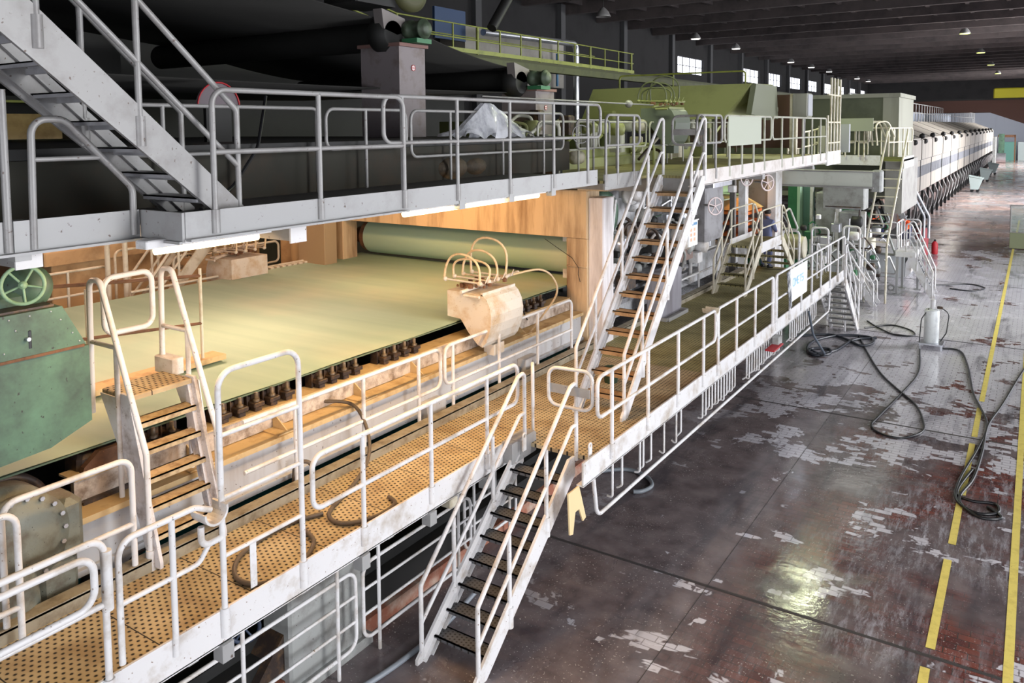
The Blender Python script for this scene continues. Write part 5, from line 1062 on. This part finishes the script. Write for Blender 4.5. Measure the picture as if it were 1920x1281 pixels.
for k in range(98):
    x = random.uniform(-7.9, -4.6); y = random.uniform(27, 29.3) if k % 2 else random.uniform(30.9, 34.3); z = random.uniform(.5, 3.2); q = random.random(); mb = MB(); s_ = random.uniform(.06, .18)
    if q < .3: mb.lathe([(s_*.5, 0), (s_, .03), (s_, s_*1.8), (s_*.6, s_*2)], (x, y, z), (1, 0, 0), 12)
    elif q < .5: mb.bbox(x-s_, x+s_, y-s_*1.3, y+s_*1.3, z-s_, z+s_, .02)
    elif q < .8: mb.pipe([(x, y, z), (x+.1, y+s_*3, z+s_), (x+.4, y+s_*3, z-s_*4), (x-.2, y+s_*4, z-s_*4)], .015+s_*.15, .08, 6)
    else: mb.tube([(x, y, z-.7), (x+.05, y+.1, z+.6)], .03, 6)
    t.part(('cylinder', 'box', 'pipe', 'rod')[0 if q < .3 else 1 if q < .5 else 2 if q < .8 else 3], mb, (GUT, GREYP, WHT, GREYP, DARK, SST, GRND)[k % 7])
t.done()
GO = 'white loop railings at the walkway end'
for i, (x, y, lb) in enumerate(((-6.6, 25.4, 'narrow white hoop railing beside the olive roll'), (-6.0, 26.6, 'white hoop railing behind the long sloping handrail'), (-5.2, 27.4, 'white hoop rail in front of the narrow grey cabinet'))):
    t = Thing('hoop_railing', lb, 'railing', GO); t.part('hoop', MB().pipe([(x, y, 0), (x, y, 2.85), (x+.5, y, 2.85), (x+.5, y, 0)], .035, .12, 8), WHT); t.part('mid_rail', MB().tube([(x, y, 2.3), (x+.5, y, 2.3)], .028, 8), WHT); t.done()
# grey cabin
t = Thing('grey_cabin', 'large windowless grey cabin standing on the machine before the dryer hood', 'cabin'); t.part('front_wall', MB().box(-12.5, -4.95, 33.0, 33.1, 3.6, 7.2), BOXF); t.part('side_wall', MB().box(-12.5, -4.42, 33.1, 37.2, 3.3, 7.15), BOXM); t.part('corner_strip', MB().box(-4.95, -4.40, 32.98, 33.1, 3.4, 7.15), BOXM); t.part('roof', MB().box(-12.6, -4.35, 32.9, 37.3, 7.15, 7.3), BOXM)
for x in (-11, -8.3): t.part('wall_seam', MB().box(x-.03, x+.03, 32.96, 33.0, 3.6, 7.1), BOXM)
t.done()
t = Thing('switch_cabinets', 'group of grey switch cabinets and notice frames before the grey cabin', 'cabinet'); t.part('cabinet', MB().box(-6.3, -5.9, 28.6, 29, 5.2, 6.1), BOXM); t.part('cabinet', MB().box(-5.85, -5.35, 28.8, 29, 5.2, 6.15), HOODG); t.part('frame', MB().box(-5.9, -4.8, 30, 30.05, 5.9, 6.35), mat('dull_greenish_board', (140, 144, 128), .6)); t.done()
t = Thing('olive_platform', 'olive decked platform at the head of the tall ladder beside the grey cabin', 'platform'); t.part('deck', MB().box(-6.8, -3.85, 30.4, 32.9, 4.85, 4.92), mat('olive_platform_deck', (112, 116, 50), .7)); t.part('toe_board', MB().box(-6.8, -4.6, 30.36, 30.4, 4.7, 5.05).box(-3.9, -3.85, 30.4, 32.9, 4.6, 5.0), WHT); t.part('lower_cladding', MB().box(-4.5, -3.95, 30.8, 35, 3.0, 4.85), mat('pale_stained_cladding', (150, 148, 144), .6, 0, (112, 108, 104), .4, 1.5)); t.done()  # one even olive tone for the platform deck
GP = 'thin railings of the olive platform'
def prl(label, A, B, n, **k): return rail(label, A, B, ends=('post', 'loop'), posts=[(Vector(B)-Vector(A)).length*(i+1)/(n+1) for i in range(n)], group=GP, m=YRL, sleeve=False, drop=0, r=.028, mid=.5, **k)
prl('thin railing at the left front of the olive platform', (-6.8, 30.3, 5.0), (-5.4, 30.3, 5.0), 3); prl('thin curved railing rising beside the switch cabinets', (-6.9, 27, 4.8), (-6.0, 30.2, 5.1), 4); prl('thin railing on the right of the tall ladder head', (-4.4, 30.7, 5.0), (-3.9, 32.8, 5.0), 4)
prl('thin railing on the aisle side of the olive platform', (-5.3, 30.3, 5.0), (-4.95, 30.3, 5.0), 1); prl('thin railing against the wall of the grey cabin', (-6.8, 32.8, 5.0), (-4.5, 32.8, 5.0), 4)
t = Thing('safety_cage', 'pale hooped handles curving over the head of the tall ladder', 'ladder hoop')
for k in range(3): t.part('hoop', MB().pipe([(-5.0+.15*k, 30.3, 5.4), (-5.1+.15*k, 30.4, 6.2), (-4.75+.15*k, 30.8, 6.25), (-4.55+.15*k, 31, 5.7)], .03, .25, 8), YRL)
t.done()
# dryer hood
XH = -6.0
SY = [49.5, 54.4, 60.2, 67.2, 74.2, 81.5, 88.5, 95.5, 102.5, 109.5, 116.5, 123.5, 130.5, 137.5, 145]
for i in range(len(SY)-1):
    a, b_ = SY[i]+.06, SY[i+1]-.06; lb = ORDN[i]
    t = Thing('hood_section', 'beige dryer hood section with lift-up panel, %s of the row counted from the grey cabin' % lb, 'machine hood', 'dryer hood sections')
    t.part('roof_slope', MB().add([(XH, a, 5.3), (XH-2.6, a, 6.4), (XH-2.6, b_, 6.4), (XH, b_, 5.3), (XH, a, 5.2), (XH-2.6, a, 6.3), (XH-2.6, b_, 6.3), (XH, b_, 5.2)], [(0, 3, 2, 1), (4, 5, 6, 7), (0, 1, 5, 4), (2, 3, 7, 6), (0, 4, 7, 3), (1, 2, 6, 5)]), HOODM)
    lp_ = t.part('lift_panel', MB().box(XH-.1, XH+.08, a, b_-.35, 4.0, 5.2), HOODM); t.part('band', MB().box(XH-.1, XH, a, b_, 3.6, 4.0), HOODM)
    rb = MB().box(XH-.12, XH-.03, a, b_, 2.95, 3.6)
    for k in range(12): yk = a+(b_-a)*(k+.5)/12; rb.box(XH-.03, XH, yk-.08, yk+.08, 2.95, 3.6)
    t.part('ribbed_band', rb, HOODG); t.part('lower_panel', MB().box(XH-.1, XH, a, b_, 2.05, 2.95), HOODM); t.part('seam_post', MB().box(XH-.1, XH+.03, a-.12, a, 2.0, 5.3), DARK)
    t.part('counterweight', MB().lathe([(.08, 0), (.16, .1), (.16, .3), (.08, .4)], (XH+.1, a+.9, 5.1), (0, 1, 0), 12), DARK, lp_); t.part('pulley', MB().ball((XH+.05, a+.05, 5.42), .17, seg=10, rings=7), DARK); t.part('gap_shade_strip', MB().box(XH-.05, XH+.02, b_-.33, b_-.02, 4.02, 4.9).box(XH-.05, XH+.02, a, b_, 3.95, 4.03).add([(XH, a-.12, 5.32), (XH-2.6, a-.12, 6.42), (XH-2.6, a, 6.42), (XH, a, 5.32), (XH, a-.12, 5.2), (XH-2.6, a-.12, 6.3), (XH-2.6, a, 6.3), (XH, a, 5.2)], [(0, 3, 2, 1), (4, 5, 6, 7), (0, 1, 5, 4), (2, 3, 7, 6), (0, 4, 7, 3), (1, 2, 6, 5)]), DARK)  # dark strips draw the shade in panel gaps and roof seams
    t.done()
solo('hood_interior', MB().box(-13, XH-.15, 49.5, 145, 2.0, 5.1).box(-13, -8.6, 49.5, 145, 5.1, 6.3), BOXF, 'dark inner body of the dryer hood row', 'machine hood')
t = Thing('open_hood_panel', 'raised brown end panel between grey cabin and first hood section', 'machine hood'); t.part('panel', MB().box(-6.4, -6.2, 42, 48.5, 2.1, 5.2).box(-6.4, -6.2, 48.2, 48.4, 0, 2.1), mat('brownish_pink_sheet', (150, 122, 108), .6)); t.part('edge', MB().box(-6.1, -5.9, 43.5, 44, 2.0, 5.4), HOODM); t.done()
rail('thin railing along the roof of the dryer hood', (-8.6, 46, 6.35), (-8.6, 146, 6.35), ends=('post', 'post'), posts=[2.0*k for k in range(1, 50)], m=GAL, sleeve=False, drop=.1, r=.035, h=1.5, mid=.75)
solo('roof_plant', MB().box(-13, -11, 60, 72, 6.3, 7.2).box(-13, -10.5, 80, 98, 6.3, 7.4).box(-12.5, -10.5, 104, 128, 6.3, 7.5), ENDW, 'pale ducts and boxes on the roof of the dryer hood', 'duct')
t = Thing('under_hood_machinery', 'rows of steam joints and pipes under the dryer hood', 'machine'); random.seed(4)
for k in range(95):
    y = 49.5+k*1.0; mb = MB(); z = random.uniform(.7, 1.6)
    if k % 3 == 0: mb.box(XH-.05, XH+.1, y-.06, y+.06, 0, 2.05)
    elif k % 3 == 1: mb.lathe([(.1, 0), (.25, .05), (.25, .25), (.1, .3)], (XH-.3, y, z), (1, 0, 0), 12)
    else: mb.pipe([(XH-.1, y, 1.9), (XH+.1, y+.2, 1.4), (XH, y+.3, .7), (XH-.2, y, .1)], .06, .2, 6)
    t.part(('leg', 'steam_joint', 'pipe')[k % 3], mb, (DARK, GREYP, GAL)[k % 3])
t.part('back', MB().box(XH-1.2, XH-1.0, 49, 146, 0, 2.0), mat('brown_grey_back', (110, 92, 88), .7, 0, (70, 60, 60), .5, 1)); t.done()
# bins
for i, (x, y) in enumerate(((-4.65, 83.5), (-4.62, 98.8), (-4.5, 113))):
    t = Thing('tipping_bin', ('nearest', 'middle', 'farthest')[i]+' of the three pale grey wheeled bins beside the dryer hood', 'bin', 'wheeled bins in the aisle'); G_ = mat('pale_green_grey_bin', (176, 190, 188), .5)
    t.part('body', MB().add([(x-.4, y-.5, .25), (x+.2, y-.5, .25), (x+.2, y+.5, .25), (x-.4, y+.5, .25), (x-.55, y-.6, 1.45), (x+.55, y-.6, 1.25), (x+.55, y+.6, 1.25), (x-.55, y+.6, 1.45)], [(0, 3, 2, 1), (0, 1, 5, 4), (1, 2, 6, 5), (2, 3, 7, 6), (3, 0, 4, 7)]), G_); t.part('rim', MB().pipe([(x-.55, y-.6, 1.46), (x+.56, y-.6, 1.26), (x+.56, y+.6, 1.26), (x-.55, y+.6, 1.46)], .05, .05, 6, True), G_)
    for dx in (-.3, .15):
        for dy in (-.42, .42): t.part('wheel', MB().cyl((x+dx, y+dy-.05, .13), (x+dx, y+dy+.05, .13), .13, 12), BLK)
    t.done()
t = Thing('far_machine', 'blurred grey green machine end with white rolls at the far end of the hood', 'machine'); t.part('body', MB().bbox(-8, -5.6, 147, 151, 0, 4.2, .1), GREYP); t.part('roll', MB().cyl((-5.6, 148, .8), (-4.3, 148, .8), .8, 18), SST); t.part('tower', MB().box(-5.4, -4.6, 150, 150.6, 1.5, 4.6), GRNP); t.part('arm', MB().box(-5.6, -3.2, 152, 152.2, 4.0, 4.4), RUST); t.part('leg', MB().box(-3.3, -3.1, 152, 152.2, 0, 4.4), RUST); t.done()
for i, (x0, x1) in enumerate(((-5.1, -3.2), (-2.9, -.6), (-.5, .6))): solo('far_cabin', MB().box(x0, x1, 160, 162, 0, 3.1), (mat('teal_green_cabin', (110, 164, 150), .5), mat('pale_cabin', (196, 208, 206), .5), GRNP)[i], ('teal green', 'pale', 'green')[i]+' small cabin against the far wall', 'cabin')
# ---------------- things on the open floor ----------------
t = Thing('pump_cart', 'white cylindrical pump tank on a small wheeled frame standing on the open floor', 'pump'); x, y = -2.3, 24.35
t.part('tank', MB().lathe([(.17, 0), (.185, .02), (.185, .86), (.165, .9), (.06, .93)], (x, y, .16), seg=28), mat('white_tank_paint', (222, 226, 226), .35, .1, (180, 182, 184), .3, 4)); t.part('column', MB().cyl((x+.02, y, 1.08), (x+.02, y, 1.34), .06, 16), WHT); t.part('valve', MB().bbox(x+.12, x+.26, y-.04, y+.04, 1.1, 1.16), GUT)
t.part('frame', MB().box(x-.28, x+.3, y-.28, y+.28, .12, .16), SST)
for dx in (-.24, .27):
    for dy in (-.24, .24): t.part('leg', MB().box(x+dx-.025, x+dx+.025, y+dy-.025, y+dy+.025, 0, .14), SST)
t.part('side_hose', MB().tube(fillet([(x+.22, y, 1.13), (x+.42, y, 1.0), (x+.36, y, .45), (x+.22, y+.02, .2)], .2), .014, 8), BLK); t.part('side_hose', MB().tube(fillet([(x-.06, y-.1, 1.1), (x-.24, y-.15, .8), (x-.27, y-.25, .1)], .2), .014, 8), BLK); t.done()
def hose(label, pts, r_=.028, m_=BLK, name='floor_hose', g='black hoses lying on the brick floor'):
    P_ = [Vector((a, b_, (c[0] if c else 0)+r_+.002)) for a, b_, *c in pts]; o = []
    for i in range(len(P_)-1):
        p0 = P_[max(i-1, 0)]; p1 = P_[i]; p2 = P_[i+1]; p3 = P_[min(i+2, len(P_)-1)]
        for k in range(6):
            q = k/6; o.append(.5*((2*p1)+(p2-p0)*q+(2*p0-5*p1+4*p2-p3)*q*q+(3*p1-p0-3*p2+p3)*q**3))
    o.append(P_[-1]); solo(name, MB().tube(o, r_, 8), m_, label, 'hose', g)
hose('black hose in a wide open loop between the pump tank and the walkway stairs', [(-2.53, 23.9), (-2.3, 21.62), (-2.43, 19.68), (-2.63, 17.78), (-2.66, 17.23), (-2.44, 16.87), (-2.06, 16.82), (-1.76, 17.39), (-1.82, 18.11), (-2.08, 19.07), (-2.58, 20.02), (-3.1, 21.13), (-3.71, 22.97), (-4.2, 24.63)], .022)
hose('black hose from the pump tank running to the coil on the dashed yellow line', [(-2.04, 24.3), (-1.6, 24.27), (-1.31, 22.76), (-1.06, 20.53), (-.71, 18.63), (-.77, 17.14), (-.95, 15.39), (-.94, 14.48), (-.64, 14.12), (-.36, 14.3), (-.40, 14.62), (-.74, 14.55), (-.95, 14.8), (-.8, 15.9)], .024)
hose('black hose coming in from the right edge to the coil on the yellow line', [(.35, 26.5), (-.13, 23.23), (-.48, 20.07), (-.68, 18.46), (-.70, 16.87), (-.76, 15.51), (-.9, 14.5), (-.6, 14.0), (-.3, 14.15), (-.5, 14.45)], .024)
hose('thick grey-black hose coiled at the foot of the far walkway stairs', [(-5.82, 23.28), (-5.61, 23.62), (-4.92, 24.19), (-4.34, 23.85), (-3.93, 23.4), (-3.7, 23.9), (-3.9, 24.5), (-4.6, 24.3), (-5.1, 23.38), (-5.12, 22.42), (-4.82, 21.8), (-4.5, 22.1), (-4.6, 22.6), (-5.0, 22.4), (-4.9, 21.9), (-4.43, 22.52), (-4.22, 23.93), (-3.71, 24.5)], .036, mat('grey_black_hose', (44, 48, 56), .35))
hose('thin black hose loop lying right of the far walkway stairs', [(-4.2, 25.6), (-3.6, 26.4), (-3.0, 26.0), (-2.85, 25.4), (-3.3, 25.2), (-3.9, 25.9), (-4.3, 26.6)], .022)
hose('short grey hose end curling out from under the walkway near the tall stairs', [(-6.4, 12.2), (-6.06, 12.57), (-5.79, 12.66), (-5.48, 12.53), (-5.3, 12.28), (-5.35, 12.01), (-5.47, 11.91)], .035, mat('grey_rubber_hose', (110, 116, 122), .4))
hose('grey hose on the floor behind the foreground stairs', [(-6.2, 5.0), (-6.0, 5.9), (-5.9, 6.6), (-5.9, 7.4), (-6.0, 8.2)], .032, mat('light_grey_hose', (130, 136, 144), .4))
hose('thin black cable loop on the floor at the far stair landing', [(-2.6, 33.5), (-1.9, 33.4), (-1.5, 34.2), (-2.0, 34.8), (-2.7, 34.3), (-3.2, 33.9)], .022)
solo('hanging_hose', MB().tube(fillet([(-4.6, 20.2, 1.55), (-4.55, 20.5, .9), (-4.4, 21.2, .25), (-4.6, 21.8, .04), (-5.1, 22.4, .04)], .5), .03, 8), mat('grey_hose_drop', (80, 88, 98), .4), 'grey hose drooping from the toe board to the floor left of the far walkway stairs', 'hose')
t = Thing('cable_tray', 'small open tray and red-edged bracket hanging from the toe board before the hose coil', 'bracket'); t.part('tray', MB().box(-4.64, -4.45, 16.6, 17.3, 1.42, 1.45), RED); t.part('box', MB().bbox(-4.64, -4.5, 17.1, 17.4, 1.45, 1.6), GREYP); t.done()
t = Thing('hose_cradle', 'cream half-pipe cradle on the middle walkway railing post', 'bracket'); t.part('cradle', MB().prism([(13.5+.1*math.cos(a), 2.92+.1*math.sin(a)) for a in [PI+PI*k/8 for k in range(9)]]+[(13.5+.08*math.cos(a), 2.92+.08*math.sin(a)) for a in [2*PI-PI*k/8 for k in range(9)]], 'x', -4.85, -4.6), YRL); t.part('arm', MB().box(-4.64, -4.6, 13.46, 13.54, 2.7, 2.82), WHT); t.done()
t = Thing('screen_panel', 'framed clear screen panel with an olive base at the right edge of the picture', 'screen'); t.part('pane', MB().box(-1.02, 1.2, 46.0, 46.03, .85, 2.1), PANE); t.part('frame', MB().pipe([(-1.04, 46, .8), (-1.04, 46, 2.14), (1.2, 46, 2.14), (1.2, 46, .8)], .035, .02, 6, True), GAL); t.part('base', MB().bbox(-1.06, 1.2, 45.9, 46.2, .04, .8), mat('olive_grey_base', (120, 126, 96), .6)); t.done()
t = Thing('waste_stand', 'round black-topped stand on a red barrel by the aluminium stairs', 'stand'); t.part('top', MB().lathe([(.1, .0), (.42, .03), (.42, .07), (.1, .1)], (-4.45, 41.8, 1.3), seg=20), BLK); t.part('barrel', MB().lathe([(.26, 0), (.28, .05), (.26, .4), (.28, .8), (.26, 1.28)], (-4.45, 41.8, .02), seg=20), mat('faded_red_barrel', (160, 70, 76), .5)); t.done()
t = Thing('fire_extinguisher', 'small red extinguisher standing right of the red barrel', 'fire extinguisher'); t.part('bottle', MB().lathe([(.13, 0), (.14, .05), (.14, .5), (.05, .62)], (-3.95, 42.2, .02), seg=14), RED); t.part('valve', MB().box(-4.0, -3.9, 42.15, 42.25, .62, .72), BLK); t.done()
solo('plastic_crate', MB().bbox(-4.9, -4.6, 40.5, 40.9, .02, .62, .03), BLUE, 'small blue container left of the red barrel', 'box')
# ---------------- people ----------------
def person(label, base_, turn, joints, radii, mats, hands):
    t = Thing('person', label, 'person')
    R_ = Matrix.Rotation(turn, 4, 'Z'); B_ = Vector(base_)
    def W_(p): return B_+(R_ @ Vector(p))
    J = {k: W_(v) for k, v in joints.items()}
    bones = [('pel', 'spine'), ('spine', 'chest'), ('chest', 'neck'), ('neck', 'head'), ('chest', 'shL'), ('shL', 'elL'), ('elL', 'wrL'), ('chest', 'shR'), ('shR', 'elR'), ('elR', 'wrR'), ('pel', 'hipL'), ('hipL', 'knL'), ('knL', 'anL'), ('anL', 'toL'), ('pel', 'hipR'), ('hipR', 'knR'), ('knR', 'anR'), ('anR', 'toR')]
    names = list(J); me = bpy.data.meshes.new('skeleton'); me.from_pydata([tuple(J[k]) for k in names], [(names.index(a), names.index(b_)) for a, b_ in bones], [])
    ob = bpy.data.objects.new('tmp', me); C.objects.link(ob); md = ob.modifiers.new('s', 'SKIN'); sv = me.skin_vertices[0].data
    for i, k in enumerate(names): sv[i].radius = (radii[k], radii[k]); sv[i].use_root = (k == 'pel')
    md.use_smooth_shade = True; sd = ob.modifiers.new('d', 'SUBSURF'); sd.levels = 2
    dg = bpy.context.evaluated_depsgraph_get(); ev = ob.evaluated_get(dg).to_mesh()
    mb = MB(); mb.add([tuple(v_.co) for v_ in ev.vertices], [tuple(p_.vertices) for p_ in ev.polygons], True)
    ob.evaluated_get(dg).to_mesh_clear(); bpy.data.objects.remove(ob); bpy.data.meshes.remove(me)
    top, trou, cap = mats
    # body mesh, coloured by region
    b = t.part('body', mb, top)
    hd = J['head']; fwd = (R_ @ Vector((0, -1, 0))).normalized(); tf = (J['head']-J['neck']).normalized()
    hp_ = t.part('head', MB().ball(hd+tf*.04, .085, .095, .118, 18, 12).ball(hd+fwd*.095+tf*.02, .014, .018, .022, 8, 6).ball(hd+tf*.03+fwd.cross(tf)*.088, .012, .02, .03, 8, 6).ball(hd+tf*.03-fwd.cross(tf)*.088, .012, .02, .03, 8, 6), SKIN)
    t.part('headwear', MB().ball(hd+tf*.085-fwd*.012, .1, .108, .1, 18, 10), cap, hp_)
    for s_ in 'LR':
        w_ = J['wr'+s_]; d_ = (w_-J['el'+s_]).normalized(); sd_ = d_.orthogonal().normalized(); hb = MB().ball(w_+d_*.05, .04, .04, .045, 10, 7)
        for k in range(4): q = w_+d_*.08+sd_*(.03*(k-1.5)/1.5*.9); hb.tube([q, q+d_*.05, q+d_*.075+fwd*.02-Vector((0, 0, .01))], .009, 6)
        q = w_+d_*.03-sd_*.035; hb.tube([q, q+d_*.03-sd_*.03, q+d_*.055-sd_*.03], .01, 6)
        t.part('hand', hb, SKIN)
        lg = MB(); a, k_, n_ = J['hip'+s_], J['kn'+s_], J['an'+s_]
        lg.tube([a+(k_-a)*.0, k_], .1, 12, r1=.078); lg.tube([k_, n_+Vector((0, 0, .03))], .08, 12, r1=.062); lg.ball(k_, .079); lg.ball(a, .11)
        t.part('trouser_leg', lg, trou); t.part('shoe', MB().tube([n_-fwd*.05-Vector((0, 0, .03)), J['to'+s_]-Vector((0, 0, .01))], .05, 10, r1=.04), BLK)
    t.done()
RD = dict(pel=.17, spine=.165, chest=.19, neck=.055, head=.07, shL=.085, elL=.06, wrL=.032, shR=.085, elR=.06, wrR=.032, hipL=.09, knL=.06, anL=.04, toL=.035, hipR=.09, knR=.06, anR=.04, toR=.035)
stand = dict(pel=(0, 0, .95), spine=(0, -.02, 1.12), chest=(0, -.03, 1.34), neck=(0, -.04, 1.5), head=(0, -.07, 1.62), shL=(.19, -.03, 1.42), elL=(.24, -.12, 1.16), wrL=(.16, -.33, 1.08), shR=(-.19, -.03, 1.42), elR=(-.24, -.12, 1.16), wrR=(-.14, -.33, 1.12), hipL=(.1, 0, .9), knL=(.11, -.03, .5), anL=(.11, 0, .1), toL=(.12, -.18, .045), hipR=(-.1, 0, .9), knR=(-.11, -.04, .5), anR=(-.11, .02, .1), toR=(-.12, -.16, .045))
bend = dict(stand); bend.update(spine=(0, -.12, 1.08), chest=(0, -.34, 1.2), neck=(0, -.48, 1.26), head=(0, -.58, 1.24), shL=(.19, -.38, 1.2), elL=(.22, -.5, .96), wrL=(.14, -.66, .86), shR=(-.19, -.38, 1.2), elR=(-.22, -.5, .96), wrR=(-.12, -.66, .9))
person('worker in blue-grey overalls seen from behind, standing beyond the stile stairs', (-6.82, 24.35, 1.8), math.radians(165), stand, RD, (OVER, OVER, HAIR), None)
person('worker in orange top and navy trousers bending towards the machine, seen through the tall ladder', (-5.95, 40.2, .72), math.radians(-70), bend, RD, (SAFE, NAVY, HELM), None)
person('worker in orange jacket with a navy helmet stooping beside the aluminium stairs', (-4.72, 38.6, .72), math.radians(-10), bend, RD, (SAFE, NAVY, HELM), None)
solo('work_platform', MB().box(-6.5, -4.2, 38, 41, .6, .72).box(-6.45, -6.3, 38.1, 38.25, 0, .6).box(-4.4, -4.25, 38.1, 38.25, 0, .6).box(-6.45, -6.3, 40.8, 40.95, 0, .6).box(-4.4, -4.25, 40.8, 40.95, 0, .6), GREYP, 'low grey step platform under the two workers in orange', 'platform')
